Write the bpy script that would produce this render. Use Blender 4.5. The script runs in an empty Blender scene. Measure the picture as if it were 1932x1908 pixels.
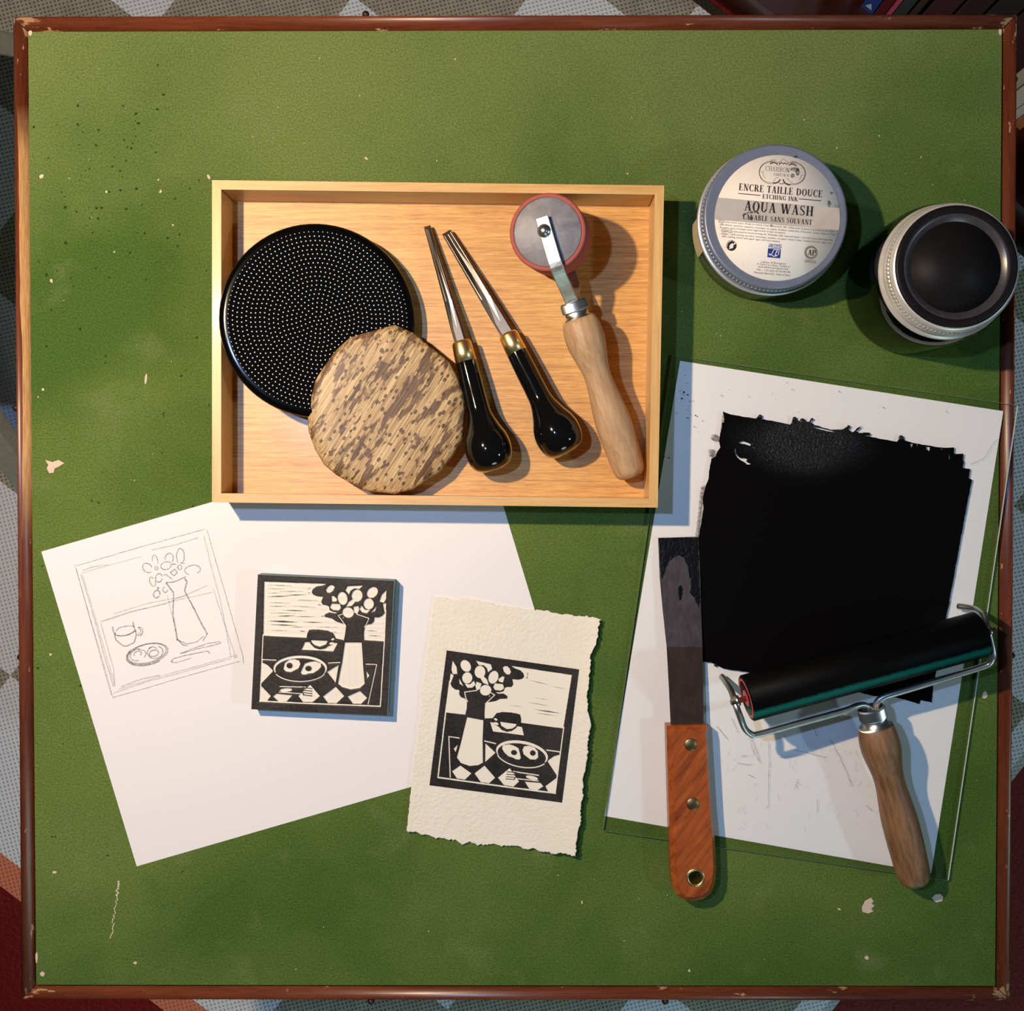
import bpy, bmesh, math, random
import numpy as np
from mathutils import Vector, Matrix, Euler
from mathutils.geometry import tessellate_polygon

random.seed(7)
rng = np.random.default_rng(7)
scene = bpy.context.scene
col = scene.collection

# ------------------------------------------------------------------ camera
TT = 0.72                      # height of the felt top above the floor
FPX = 2193.0                   # focal length in pixels of the 1932 px wide frame
CAM = Vector((0, 0, TT + 0.75))
CROT = Euler((-0.01887292, 0.00440859, -0.00074109), 'XYZ')
cam_data = bpy.data.cameras.new('camera')
cam_data.sensor_fit = 'HORIZONTAL'
cam_data.sensor_width = 36.0
cam_data.lens = 36.0 * FPX / 1932.0
cam_data.clip_start = 0.01
cam = bpy.data.objects.new('camera', cam_data)
cam.location = CAM
cam.rotation_euler = CROT
col.objects.link(cam)
scene.camera = cam

# ------------------------------------------------------------------ world, lamps, exposure
scene.view_settings.view_transform = 'Standard'
scene.view_settings.look = 'None'
scene.view_settings.exposure = 0.0
scene.view_settings.gamma = 1.0
scene.view_settings.use_curve_mapping = False
world = bpy.data.worlds.new('room_ambience')
scene.world = world
world.use_nodes = True
world.node_tree.nodes['Background'].inputs[0].default_value = (0.80, 0.90, 1.0, 1)
world.node_tree.nodes['Background'].inputs[1].default_value = 0.020


def lamp(name, kind, loc, power, color, size, target=None):
    ld = bpy.data.lights.new(name, kind)
    ld.energy = power
    ld.color = color
    if kind == 'POINT':
        ld.shadow_soft_size = size
    else:
        ld.shape = 'DISK'
        ld.size = size
    lo = bpy.data.objects.new(name, ld)
    lo.location = loc
    if target is not None:
        lo.rotation_euler = (Vector(target) - Vector(loc)).to_track_quat('-Z', 'Y').to_euler()
    col.objects.link(lo)
    return lo


lamp('warm_lamp', 'POINT', (-0.318, 0.192, TT + 0.640), 23.5, (1.0, 0.74, 0.46), 0.011)
lamp('ceiling_lamp', 'POINT', (-0.275, 0.11, TT + 0.99), 14.5, (0.33, 0.54, 1.0), 0.014)
lamp('window_daylight', 'AREA', (2.3, -0.45, TT + 1.9), 12.0, (0.60, 0.84, 1.0), 0.14, (0.1, -0.1, TT))
lamp('low_window', 'AREA', (1.0, -2.4, TT + 0.75), 9.0, (0.62, 0.95, 0.90), 0.9, (0.2, -0.2, TT))

# ------------------------------------------------------------------ helpers
CR = CROT.to_matrix()


def PF(px, py, z):
    """world point at height z seen at a pixel of the photograph"""
    d = CR @ Vector(((px - 966.0) / FPX, -(py - 954.0) / FPX, -1.0))
    t = (z - CAM.z) / d.z
    return CAM + d * t


def P(px, py, h=0.0):
    return PF(px, py, TT + h)


def zm(ox, oy, s):
    return lambda x, y: (ox + x / s, oy + y / s)


class MB:
    def __init__(self):
        self.v, self.f, self.s = [], [], []

    def add(self, vs, fs, smooth=False):
        b = len(self.v)
        self.v += [Vector(v) for v in vs]
        self.f += [[i + b for i in f] for f in fs]
        self.s += [smooth] * len(fs)
        return self

    def prism(self, poly, z0, z1, poly_top=None, smooth=False):
        n = len(poly)
        top = poly_top or poly
        area = sum(poly[i][0] * poly[(i + 1) % n][1] - poly[(i + 1) % n][0] * poly[i][1] for i in range(n))
        if area < 0:
            poly = poly[::-1]
            top = top[::-1]
        vs = [(p[0], p[1], z0) for p in poly] + [(p[0], p[1], z1) for p in top]
        self.add(vs, [list(range(n))[::-1], [n + i for i in range(n)]])
        return self.add(vs, [[i, (i + 1) % n, n + (i + 1) % n, n + i] for i in range(n)], smooth)

    def poly(self, pts):
        """flat polygon facing up"""
        n = len(pts)
        area = sum(pts[i][0] * pts[(i + 1) % n][1] - pts[(i + 1) % n][0] * pts[i][1] for i in range(n))
        if area < 0:
            pts = pts[::-1]
        return self.add(pts, [list(range(n))])

    def box(self, c, ax, ay, az):
        c, ax, ay, az = Vector(c), Vector(ax), Vector(ay), Vector(az)
        vs = [c + ax * i + ay * j + az * k for k in (-1, 1) for j in (-1, 1) for i in (-1, 1)]
        return self.add(vs, [[0, 2, 3, 1], [4, 5, 7, 6], [0, 1, 5, 4], [2, 6, 7, 3], [0, 4, 6, 2], [1, 3, 7, 5]])

    def lathe(self, p0, p1, prof, seg=32, caps=True, smooth=True):
        """profile of (distance from p0 along the axis, radius)"""
        p0, p1 = Vector(p0), Vector(p1)
        w = (p1 - p0).normalized()
        ref = Vector((0, 0, 1)) if abs(w.z) < 0.9 else Vector((1, 0, 0))
        u = w.cross(ref).normalized()
        v = w.cross(u).normalized()
        vs, fs = [], []
        for (t, r) in prof:
            for k in range(seg):
                a = 2 * math.pi * k / seg
                vs.append(p0 + w * t + (u * math.cos(a) + v * math.sin(a)) * r)
        for i in range(len(prof) - 1):
            for k in range(seg):
                k2 = (k + 1) % seg
                fs.append([i * seg + k, i * seg + k2, (i + 1) * seg + k2, (i + 1) * seg + k])
        self.add(vs, fs, smooth)
        b = len(self.v) - len(vs)
        n = len(prof)
        if caps and prof[0][1] > 1e-7:
            self.f.append([b + k for k in range(seg)][::-1]); self.s.append(False)
        if caps and prof[-1][1] > 1e-7:
            self.f.append([b + (n - 1) * seg + k for k in range(seg)]); self.s.append(False)
        return self

    def tube(self, path, radii, seg=12, smooth=True):
        path = [Vector(p) for p in path]
        if not isinstance(radii, (list, tuple)):
            radii = [radii] * len(path)
        vs, fs = [], []
        prev = None
        for i, p in enumerate(path):
            a = path[max(i - 1, 0)]
            c = path[min(i + 1, len(path) - 1)]
            w = (c - a).normalized()
            if prev is None:
                ref = Vector((0, 0, 1)) if abs(w.z) < 0.9 else Vector((1, 0, 0))
                u = w.cross(ref).normalized()
            else:
                u = (prev - w * prev.dot(w)).normalized()
            prev = u
            v = w.cross(u)
            for k in range(seg):
                an = 2 * math.pi * k / seg
                vs.append(p + (u * math.cos(an) + v * math.sin(an)) * radii[i])
        n = len(path)
        for i in range(n - 1):
            for k in range(seg):
                k2 = (k + 1) % seg
                fs.append([i * seg + k, i * seg + k2, (i + 1) * seg + k2, (i + 1) * seg + k])
        b = len(self.v)
        self.add(vs, fs, smooth)
        self.f.append([b + k for k in range(seg)][::-1]); self.s.append(False)
        self.f.append([b + (n - 1) * seg + k for k in range(seg)]); self.s.append(False)
        return self

    def ribbon(self, pts, width):
        """flat band facing up along world points"""
        pts = [Vector(p) for p in pts]
        if len(pts) < 2:
            return self
        vs = []
        for i, p in enumerate(pts):
            d = pts[min(i + 1, len(pts) - 1)] - pts[max(i - 1, 0)]
            n = Vector((-d.y, d.x, 0))
            if n.length < 1e-9:
                n = Vector((0, 1, 0))
            n.normalize()
            wd = width[i] if isinstance(width, (list, tuple)) else width
            vs += [p - n * wd / 2, p + n * wd / 2]
        return self.add(vs, [[2 * i, 2 * i + 2, 2 * i + 3, 2 * i + 1] for i in range(len(pts) - 1)])

    def build(self, name, mat, parent=None, origin=None, bevel=None, merge=False):
        me = bpy.data.meshes.new(name)
        o = bpy.data.objects.new(name, me)
        if parent is not None:
            base = parent_world(parent)
            o.parent = parent
        elif origin is not None:
            base = Vector(origin)
            o.location = base
        else:
            xs = [v.x for v in self.v]; ys = [v.y for v in self.v]; zs = [v.z for v in self.v]
            base = Vector(((min(xs) + max(xs)) / 2, (min(ys) + max(ys)) / 2, min(zs)))
            o.location = base
        me.from_pydata([v - base for v in self.v], [], self.f)
        me.polygons.foreach_set('use_smooth', self.s)
        if merge:
            bm = bmesh.new(); bm.from_mesh(me)
            bmesh.ops.remove_doubles(bm, verts=bm.verts, dist=1e-6)
            bmesh.ops.recalc_face_normals(bm, faces=bm.faces)
            bm.to_mesh(me); bm.free()
        me.materials.append(mat)
        col.objects.link(o)
        if bevel:
            m = o.modifiers.new('bevel', 'BEVEL')
            m.width = bevel; m.segments = 2; m.limit_method = 'ANGLE'; m.angle_limit = math.radians(40)
        return o


def parent_world(o):
    p = Vector((0, 0, 0))
    while o is not None:
        p = p + o.location
        o = o.parent
    return p


def tag(o, label, cat, group=None):
    o['label'] = label
    o['category'] = cat
    if group:
        o['group'] = group
    return o


def thing(name, loc, label, cat, group=None):
    o = bpy.data.objects.new(name, None)
    o.empty_display_size = 0.01
    o.location = loc
    col.objects.link(o)
    return tag(o, label, cat, group)


# ------------------------------------------------------------------ materials
class NT:
    def __init__(self, name):
        self.m = bpy.data.materials.new(name)
        self.m.use_nodes = True
        self.t = self.m.node_tree
        self.b = self.t.nodes['Principled BSDF']
        self.out = self.t.nodes['Material Output']
        self._tc = None

    def n(self, typ, **kw):
        nd = self.t.nodes.new(typ)
        for k, v in kw.items():
            setattr(nd, k, v)
        return nd

    def l(self, a, b):
        self.t.links.new(a, b)

    @property
    def co(self):
        if self._tc is None:
            self._tc = self.n('ShaderNodeTexCoord')
        return self._tc.outputs['Object']

    def mapping(self, scale=(1, 1, 1), rot=(0, 0, 0), src=None, loc=(0, 0, 0)):
        m = self.n('ShaderNodeMapping')
        m.inputs['Scale'].default_value = scale
        m.inputs['Rotation'].default_value = rot
        m.inputs['Location'].default_value = loc
        self.l(src or self.co, m.inputs['Vector'])
        return m.outputs[0]

    def noise(self, vec, scale, detail=3, rough=0.5, dist=0.0):
        k = self.n('ShaderNodeTexNoise')
        k.inputs['Scale'].default_value = scale
        k.inputs['Detail'].default_value = detail
        k.inputs['Roughness'].default_value = rough
        k.inputs['Distortion'].default_value = dist
        self.l(vec, k.inputs['Vector'])
        return k.outputs['Fac']

    def ramp(self, fac, stops, interp='LINEAR'):
        r = self.n('ShaderNodeValToRGB')
        r.color_ramp.interpolation = interp
        e = r.color_ramp.elements
        while len(e) < len(stops):
            e.new(0.5)
        for i, (p, c) in enumerate(stops):
            e[i].position = p
            e[i].color = (c, c, c, 1) if isinstance(c, (int, float)) else (*c, 1)
        self.l(fac, r.inputs[0])
        return r.outputs[0]

    def mix(self, fac, a, b, mode='MIX'):
        m = self.n('ShaderNodeMix', data_type='RGBA', blend_type=mode)
        ins = [i for i in m.inputs if i.enabled]
        for s, val in ((ins[0], fac), (ins[1], a), (ins[2], b)):
            if isinstance(val, (int, float)):
                s.default_value = val if s.type == 'VALUE' else (val, val, val, 1)
            elif isinstance(val, tuple):
                s.default_value = (*val, 1)
            else:
                self.l(val, s)
        return [o for o in m.outputs if o.enabled][0]

    def math(self, op, a, b=None, c=None):
        m = self.n('ShaderNodeMath', operation=op)
        for s, val in zip(m.inputs, (a, b, c)):
            if val is None:
                continue
            if isinstance(val, (int, float)):
                s.default_value = val
            else:
                self.l(val, s)
        return m.outputs[0]

    def sep(self, vec=None):
        s = self.n('ShaderNodeSeparateXYZ')
        self.l(vec or self.co, s.inputs[0])
        return s.outputs

    def bump(self, h, strength=0.3, dist=0.001):
        b = self.n('ShaderNodeBump')
        b.inputs['Strength'].default_value = strength
        b.inputs['Distance'].default_value = dist
        self.l(h, b.inputs['Height'])
        self.l(b.outputs[0], self.b.inputs['Normal'])

    def set(self, **kw):
        for k, v in kw.items():
            s = self.b.inputs[k]
            if isinstance(v, (int, float)):
                s.default_value = v
            elif isinstance(v, tuple):
                s.default_value = (*v, 1)
            else:
                self.l(v, s)
        return self


def plain(name, color, rough=0.5, metal=0.0, var=0.0, scale=300, bump=0.0, spec=0.5, coat=0.0):
    m = NT(name)
    m.set(Roughness=rough, Metallic=metal)
    m.b.inputs['Specular IOR Level'].default_value = spec
    m.b.inputs['Coat Weight'].default_value = coat
    m.b.inputs['Coat Roughness'].default_value = 0.06
    nz = m.noise(m.co, scale, 3)
    c2 = tuple(max(0, c * (1 - var)) for c in color)
    c1 = tuple(min(1, c * (1 + var)) for c in color)
    m.set(**{'Base Color': m.mix(nz, c2, c1)})
    if bump:
        m.bump(nz, bump, 0.0005)
    return m.m


def wood(name, dark, light, rot=0.0, stretch=14.0, scale=60, rough=0.45, bump=0.1, coat=0.0, fine=0.35, tilt=(0, 0)):
    """grain runs along local x turned by rot"""
    m = NT(name)
    v = m.mapping((1, stretch, stretch), src=m.mapping((1, 1, 1), (tilt[0], tilt[1], -rot)))
    a = m.noise(v, scale / stretch * 4.0, 5, 0.62, 0.4)
    b = m.noise(v, scale * 0.55, 4, 0.65)
    f = m.math('ADD', m.math('MULTIPLY', a, 1 - fine), m.math('MULTIPLY', b, fine))
    m.set(**{'Base Color': m.ramp(f, [(0.30, dark), (0.68, light)])})
    m.set(Roughness=rough)
    m.b.inputs['Coat Weight'].default_value = coat
    m.b.inputs['Coat Roughness'].default_value = 0.15
    if bump:
        m.bump(f, bump, 0.0004)
    return m.m


# felt ---------------------------------------------------------------
def felt_material():
    m = NT('worn_green_felt')
    big = m.noise(m.co, 5.5, 4, 0.55, 0.3)
    mid = m.noise(m.co, 26, 3, 0.55)
    fine = m.noise(m.co, 900, 2, 0.7)
    base = m.mix(m.ramp(big, [(0.36, 0.0), (0.66, 1.0)]), (0.058, 0.112, 0.020), (0.116, 0.172, 0.039))
    base = m.mix(m.ramp(mid, [(0.60, 0.0), (0.80, 0.5)]), base, (0.165, 0.205, 0.075))
    base = m.mix(m.ramp(mid, [(0.22, 0.45), (0.40, 0.0)]), base, (0.045, 0.115, 0.020))
    # olive band rubbed pale along the far edge
    y = m.sep()[1]
    edge = m.math('MULTIPLY', m.ramp(m.math('ADD', m.math('MULTIPLY', y, 1.9), m.math('MULTIPLY', big, 0.75)), [(0.60, 0.0), (1.0, 0.7)]), 1.0)
    base = m.mix(edge, base, (0.150, 0.196, 0.062))
    base = m.mix(m.ramp(fine, [(0.25, 0.55), (0.75, 1.25)]), (0.0, 0.0, 0.0), base) if False else m.mix(0.62, base, m.ramp(fine, [(0.28, 0.20), (0.74, 0.86)]), 'OVERLAY')
    m.set(**{'Base Color': base}, Roughness=0.95)
    m.b.inputs['Specular IOR Level'].default_value = 0.12
    pits = m.noise(m.co, 160, 2, 0.5)
    h = m.math('ADD', m.math('MULTIPLY', fine, 0.5), m.ramp(pits, [(0.22, 0.0), (0.36, 1.0)]))
    m.bump(h, 0.5, 0.0006)
    return m.m


def rail_material(name, axis, worn=(None)):
    """reddish varnished moulding; worn = (start, end) along the axis where the inner half is rubbed to pale wood"""
    m = NT(name)
    st = (1, 16, 16) if axis == 0 else (16, 1, 16)
    v = m.mapping(st)
    g = m.noise(v, 9, 5, 0.6, 0.3)
    g2 = m.noise(v, 70, 3, 0.6)
    f = m.math('ADD', m.math('MULTIPLY', g, 0.65), m.math('MULTIPLY', g2, 0.35))
    c = m.ramp(f, [(0.32, (0.070, 0.014, 0.006)), (0.55, (0.150, 0.038, 0.016)), (0.75, (0.215, 0.066, 0.026))])
    chips = m.noise(m.mapping((30, 90, 90) if axis == 0 else (90, 30, 90)), 2.2, 4, 0.65)
    ends = m.ramp(m.math('ABSOLUTE', m.sep()[axis]), [(0.285, 0.0), (0.323, 0.17)])
    c = m.mix(m.ramp(m.math('ADD', chips, ends), [(0.665, 0.0), (0.70, 0.85)]), c, (0.52, 0.32, 0.17))
    if worn:
        s = m.sep()
        al = s[axis]; ac = s[1 - axis]
        wob = m.noise(m.mapping((40, 6, 1)), 1.0, 4, 0.6)
        inside = m.math('GREATER_THAN', m.math('ADD', ac, m.math('MULTIPLY', m.math('SUBTRACT', wob, 0.5), 0.010)), worn[2])
        lo = m.ramp(m.math('ADD', al, m.math('MULTIPLY', wob, 0.05)), [(0.0, 0), (1, 1)])
        t = m.math('MULTIPLY', m.math('SMOOTH_MIN', 1.0, m.math('MULTIPLY', m.math('SUBTRACT', al, worn[0]), 18.0), 0.1),
                   m.math('SMOOTH_MIN', 1.0, m.math('MULTIPLY', m.math('SUBTRACT', worn[1], al), 30.0), 0.1))
        t = m.math('MAXIMUM', m.math('MULTIPLY', t, inside), 0.0)
        pale = m.ramp(g2, [(0.3, (0.42, 0.21, 0.075)), (0.7, (0.66, 0.40, 0.17))])
        c = m.mix(t, c, pale)
    m.set(**{'Base Color': c}, Roughness=0.33)
    m.b.inputs['Specular IOR Level'].default_value = 0.42
    m.b.inputs['Coat Weight'].default_value = 0.08
    m.b.inputs['Coat Roughness'].default_value = 0.2
    m.bump(f, 0.15, 0.0006)
    return m.m


def rug_material(su, sv):
    m = NT('harlequin_woven_rug')
    wob = m.noise(m.co, 3.0, 2)
    s = m.sep()
    u = m.math('DIVIDE', s[0], su)
    v = m.math('DIVIDE', s[1], sv)
    fu = m.math('MODULO', m.math('FLOOR', m.math('ADD', u, 100.0)), 2.0)
    fv = m.math('MODULO', m.math('FLOOR', m.math('ADD', v, 100.0)), 2.0)
    chk = m.math('ABSOLUTE', m.math('SUBTRACT', fu, fv))
    w1 = m.n('ShaderNodeTexWave', wave_type='BANDS', bands_direction='X'); w1.inputs['Scale'].default_value = 62
    w2 = m.n('ShaderNodeTexWave', wave_type='BANDS', bands_direction='Y'); w2.inputs['Scale'].default_value = 62
    rv = m.mapping((1, 1, 1), (0, 0, math.radians(38)))
    m.l(rv, w1.inputs[0]); m.l(rv, w2.inputs[0])
    weave = m.math('MULTIPLY', w1.outputs['Fac'], w2.outputs['Fac'])
    nz = m.noise(m.co, 60, 3)
    light = m.mix(m.ramp(weave, [(0.55, 0.0), (0.90, 0.85)]), (0.96, 0.97, 0.99), (0.30, 0.31, 0.33))
    olive = m.mix(m.ramp(weave, [(0.40, 0.0), (0.80, 0.85)]), (0.46, 0.42, 0.32), (0.10, 0.092, 0.072))
    c = m.mix(chk, olive, light)
    c = m.mix(0.35, c, m.ramp(nz, [(0.3, 0.35), (0.7, 0.7)]), 'OVERLAY')
    coral = m.mix(m.ramp(weave, [(0.4, 0.0), (0.8, 0.6)]), (0.85, 0.27, 0.15), (0.45, 0.10, 0.06))
    c = m.mix(m.math('LESS_THAN', s[1], RUG['coral']), c, coral)
    c = m.mix(m.math('GREATER_THAN', s[0], RUG['umax'] - 0.010), c, (0.62, 0.64, 0.62))
    c = m.mix(m.math('GREATER_THAN', s[1], RUG['vmax'] - 0.012), c, (0.05, 0.045, 0.032))
    m.set(**{'Base Color': c}, Roughness=0.9)
    m.b.inputs['Specular IOR Level'].default_value = 0.1
    m.bump(weave, 0.6, 0.002)
    return m.m


def bamboo_leaf_material():
    m = NT('mottled_bamboo_sheath')
    ang = math.radians(57)
    v = m.mapping((1, 1, 1), (0, 0, -ang))
    s = m.sep(v)
    comb = m.n('ShaderNodeCombineXYZ')
    m.l(m.math('MULTIPLY', s[0], 0.34), comb.inputs[0]); m.l(s[1], comb.inputs[1])
    sv = comb.outputs[0]
    fib = m.noise(m.mapping((0.03, 1, 1), src=v), 900, 2, 0.6)
    base = m.ramp(fib, [(0.36, (0.30, 0.180, 0.078)), (0.55, (0.52, 0.36, 0.17)), (0.68, (0.66, 0.49, 0.26))])
    blob = m.noise(sv, 215, 4, 0.62, 0.2)
    blob2 = m.noise(m.mapping((0.45, 1, 1), src=sv), 85, 3, 0.5)
    k = m.math('ADD', m.math('MULTIPLY', blob, 0.55), m.math('MULTIPLY', blob2, 0.45))
    dark = m.ramp(fib, [(0.35, (0.075, 0.038, 0.018)), (0.65, (0.175, 0.092, 0.045))])
    c = m.mix(m.ramp(k, [(0.505, 0.0), (0.535, 0.92)]), base, dark)
    dots = m.n('ShaderNodeTexVoronoi'); dots.inputs['Scale'].default_value = 280
    m.l(m.mapping((0.7, 1, 1), src=v), dots.inputs['Vector'])
    dm = m.math('LESS_THAN', m.math('ADD', dots.outputs['Distance'], m.math('MULTIPLY', blob2, 0.55)), 0.53)
    c = m.mix(m.math('MULTIPLY', dm, 0.85), c, (0.075, 0.038, 0.016))
    m.set(**{'Base Color': c}, Roughness=0.5)
    m.bump(fib, 0.35, 0.0004)
    return m.m


def glass_material(name, tint, edge=0.0):
    m = NT(name)
    tr = m.n('ShaderNodeBsdfTransparent'); tr.inputs[0].default_value = (*tint, 1)
    gl = m.n('ShaderNodeBsdfGlossy'); gl.inputs['Roughness'].default_value = 0.03
    fr = m.n('ShaderNodeFresnel'); fr.inputs[0].default_value = 1.45
    mx = m.n('ShaderNodeMixShader')
    ge = m.n('ShaderNodeNewGeometry')
    fac = m.math('MULTIPLY', fr.outputs[0], m.math('SUBTRACT', 1.0, ge.outputs['Backfacing']))
    m.l(fac, mx.inputs[0]); m.l(tr.outputs[0], mx.inputs[1]); m.l(gl.outputs[0], mx.inputs[2])
    m.l(mx.outputs[0], m.out.inputs[0])
    return m.m


def faint_material(name, color, alpha, scale=900, lo=0.35, hi=0.65):
    """patchy see-through mark: pencil, smears, scratches"""
    m = NT(name)
    nz = m.noise(m.co, scale, 3, 0.6)
    a = m.math('MULTIPLY', m.ramp(nz, [(lo, 0.35), (hi, 1.0)]), alpha)
    m.set(**{'Base Color': color}, Roughness=0.7, Alpha=a)
    return m.m


def carved_material(name, paper, ink, rough_ink, grain=True):
    m = NT(name)
    at = m.n('ShaderNodeAttribute', attribute_name='ink')
    nz = m.noise(m.co, 700, 4, 0.7)
    n2 = m.noise(m.co, 45, 3, 0.6)
    inkc = m.mix(m.ramp(m.math('ADD', m.math('MULTIPLY', nz, 0.6), m.math('MULTIPLY', n2, 0.4)), [(0.42, 0.0), (0.66, 1.0)]), ink, tuple(min(1, c * 2.3 + 0.012) for c in ink))
    c = m.mix(at.outputs['Fac'], paper, inkc)
    m.set(**{'Base Color': c}, Roughness=rough_ink)
    m.b.inputs['Specular IOR Level'].default_value = 0.25
    return m.m


def ink_material():
    m = NT('wet_black_ink')
    nz = m.noise(m.co, 620, 3, 0.6)
    big = m.noise(m.co, 14, 2, 0.5)
    s = m.sep()
    # grainy, tacky zone near the far edge
    dx = m.math('MULTIPLY', m.math('SUBTRACT', s[0], -0.018), 13.0)
    dy = m.math('MULTIPLY', m.math('SUBTRACT', s[1], 0.070), 26.0)
    rr = m.math('SQRT', m.math('ADD', m.math('MULTIPLY', dx, dx), m.math('MULTIPLY', dy, dy)))
    zone = m.ramp(m.math('ADD', rr, m.math('MULTIPLY', big, 0.5)), [(0.55, 1.0), (0.95, 0.05)])
    m.set(**{'Base Color': (0.0035, 0.0033, 0.0032)}, Roughness=0.34)
    m.l(m.math('ADD', m.math('MULTIPLY', zone, 0.30), 0.02), m.b.inputs['Specular IOR Level'])
    m.bump(m.math('MULTIPLY', nz, zone), 0.9, 0.0011)
    return m.m


WHITE = plain('white_paper', (0.80, 0.79, 0.80), 0.85, var=0.015, scale=400, bump=0.05, spec=0.15)
STEEL = plain('bright_steel', (0.66, 0.66, 0.63), 0.30, 1.0, 0.12, 250)
DARKSTEEL = plain('tool_steel', (0.33, 0.31, 0.29), 0.30, 1.0, 0.15, 200)
FORKSTEEL = plain('worn_fork_steel', (0.50, 0.50, 0.45), 0.42, 0.9, 0.3, 350, bump=0.15)
ZINC = plain('zinc_frame', (0.55, 0.57, 0.55), 0.38, 1.0, 0.25, 260, bump=0.1)
BRASS = plain('brass', (0.88, 0.66, 0.30), 0.34, 1.0, 0.1, 200)
OLDBRASS = plain('dull_brass', (0.34, 0.25, 0.11), 0.38, 1.0, 0.2, 500)
LACQUER = plain('black_lacquer', (0.004, 0.004, 0.004), 0.07, 0.0, 0.0, 100, coat=0.6)
BLACKPLASTIC = plain('black_plastic', (0.002, 0.002, 0.0022), 0.16, 0.0, 0.1, 200, spec=0.3)
FELT = felt_material()

# ------------------------------------------------------------------ setting: floor and rug
# floor points are read at floor height
RUG = {}
ang = math.atan2(-0.610, 0.792)
ro = PF(20, 1275, 0.008)
rot = Matrix.Rotation(ang, 3, 'Z')
inv = rot.inverted()


def rl(px, py):
    return inv @ (PF(px, py, 0.008) - ro)


su = abs(rl(1912, 955).x) / 5.0
sv = abs(rl(1912, 955).y) / 5.0
RUG['vmin'] = 0.5 * (rl(38, 1700).y + rl(285, 1890).y)
RUG['coral'] = 0.5 * (rl(0, 1608).y + rl(36, 1637).y)
RUG['umax'] = 0.5 * (rl(1905, 1470).x + rl(1585, 1898).x)
RUG['vmax'] = 0.5 * (rl(1335, 12).y + rl(1915, 437).y)
RUG['umin'] = -1.7

fl = MB()
fl.prism([(-3, -3), (3, -3), (3, 3), (-3, 3)], -0.02, 0.0)
mfl = NT('dark_red_floor')
nf = mfl.noise(mfl.co, 160, 3, 0.6)
nb = mfl.noise(mfl.co, 5, 3, 0.6)
mfl.set(**{'Base Color': mfl.mix(nb, (0.16, 0.008, 0.006), (0.24, 0.013, 0.010))}, Roughness=0.5)
mfl.b.inputs['Specular IOR Level'].default_value = 0.25
mfl.bump(nf, 0.7, 0.004)
floor = fl.build('floor', mfl.m, origin=(0, 0, -0.02))
floor['kind'] = 'structure'
floor['label'] = 'dark red floor with a pebbled sheen'

rug = MB()
rug.prism([(RUG['umin'], RUG['vmin']), (RUG['umax'], RUG['vmin']), (RUG['umax'], RUG['vmax']), (RUG['umin'], RUG['vmax'])], -0.008, 0.0)
rugo = rug.build('rug', rug_material(su, sv), origin=(0, 0, 0), bevel=0.003)
rugo.location = ro
rugo.rotation_euler = (0, 0, ang)
tag(rugo, 'woven rug of pale and olive grey diamonds with coral border', 'rug')

# ------------------------------------------------------------------ card table
TW, TH = 0.64240674 + 0.0036, 0.63522929 + 0.0036
TCX, TCY = -0.00170377, -0.01814704
RW = 0.0112                    # rail width
table = thing('card_table', (TCX, TCY, 0), 'square card table with worn green top and red brown rails', 'table')
x0, x1 = TCX - TW / 2, TCX + TW / 2
y0, y1 = TCY - TH / 2, TCY + TH / 2
b = MB()
b.prism([(x0 + RW, y0 + RW), (x1 - RW, y0 + RW), (x1 - RW, y1 - RW), (x0 + RW, y1 - RW)], TT - 0.012, TT)
top = b.build('felt_top', FELT, table)
top['label'] = 'worn green cloth top with pits and chips'


def rail(a, bb, inward, mat):
    """quarter round moulding from outer corner a to bb, mitred"""
    a, bb, inw = Vector((*a, 0)), Vector((*bb, 0)), Vector((*inward, 0))
    al = (bb - a).normalized()
    prof = []
    for k in range(9):
        t = math.pi * k / 8
        prof.append((RW * 0.5 - RW * 0.5 * math.cos(t), TT - 0.0045 + 0.0042 * math.sin(t)))
    prof = [(0.0008, TT - 0.030), (0.0, TT - 0.010)] + prof + [(RW, TT - 0.030)]
    vs, fs = [], []
    n = len(prof)
    gap = 0.00035
    for e, s in ((a, 1), (bb, -1)):
        for (d, z) in prof:
            q = e + inw * d + al * s * (d + gap)
            vs.append((q.x, q.y, z))
    for i in range(n - 1):
        fs.append([i, n + i, n + i + 1, i + 1])
    m = MB()
    m.add(vs, fs, True)
    m.f.append(list(range(n))); m.s.append(False)
    m.f.append([n + i for i in range(n)][::-1]); m.s.append(False)
    return m.build('edge_rail', mat, table, merge=True)


RX = rail_material('varnished_rail_cross', 0)
RY = rail_material('varnished_rail_long', 1)
RYW = rail_material('varnished_rail_rubbed', 1, (-0.02, 0.262, -TW / 2 + 0.0042))
r1 = rail((x0, y1), (x1, y1), (0, -1), RX)
r2 = rail((x0, y0), (x1, y0), (0, 1), RX)
r3 = rail((x0, y0), (x0, y1), (1, 0), RYW)
r3['label'] = 'rail rubbed down to pale wood along its inner side'
r4 = rail((x1, y0), (x1, y1), (-1, 0), RY)
PALEWOOD = plain('bare_wood', (0.62, 0.42, 0.22), 0.6, var=0.15, scale=300)
MAHOG = wood('table_leg_wood', (0.05, 0.012, 0.006), (0.13, 0.035, 0.015), stretch=10)
for sx in (-1, 1):
    for sy in (-1, 1):
        b = MB()
        c = Vector((TCX + sx * (TW / 2 - 0.035), TCY + sy * (TH / 2 - 0.035), 0))
        b.prism([(c.x - .011, c.y - .011), (c.x + .011, c.y - .011), (c.x + .011, c.y + .011), (c.x - .011, c.y + .011)], 0.0085, TT - 0.012,
                [(c.x - .017, c.y - .017), (c.x + .017, c.y - .017), (c.x + .017, c.y + .017), (c.x - .017, c.y + .017)])
        b.build('leg', MAHOG, table)
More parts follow.
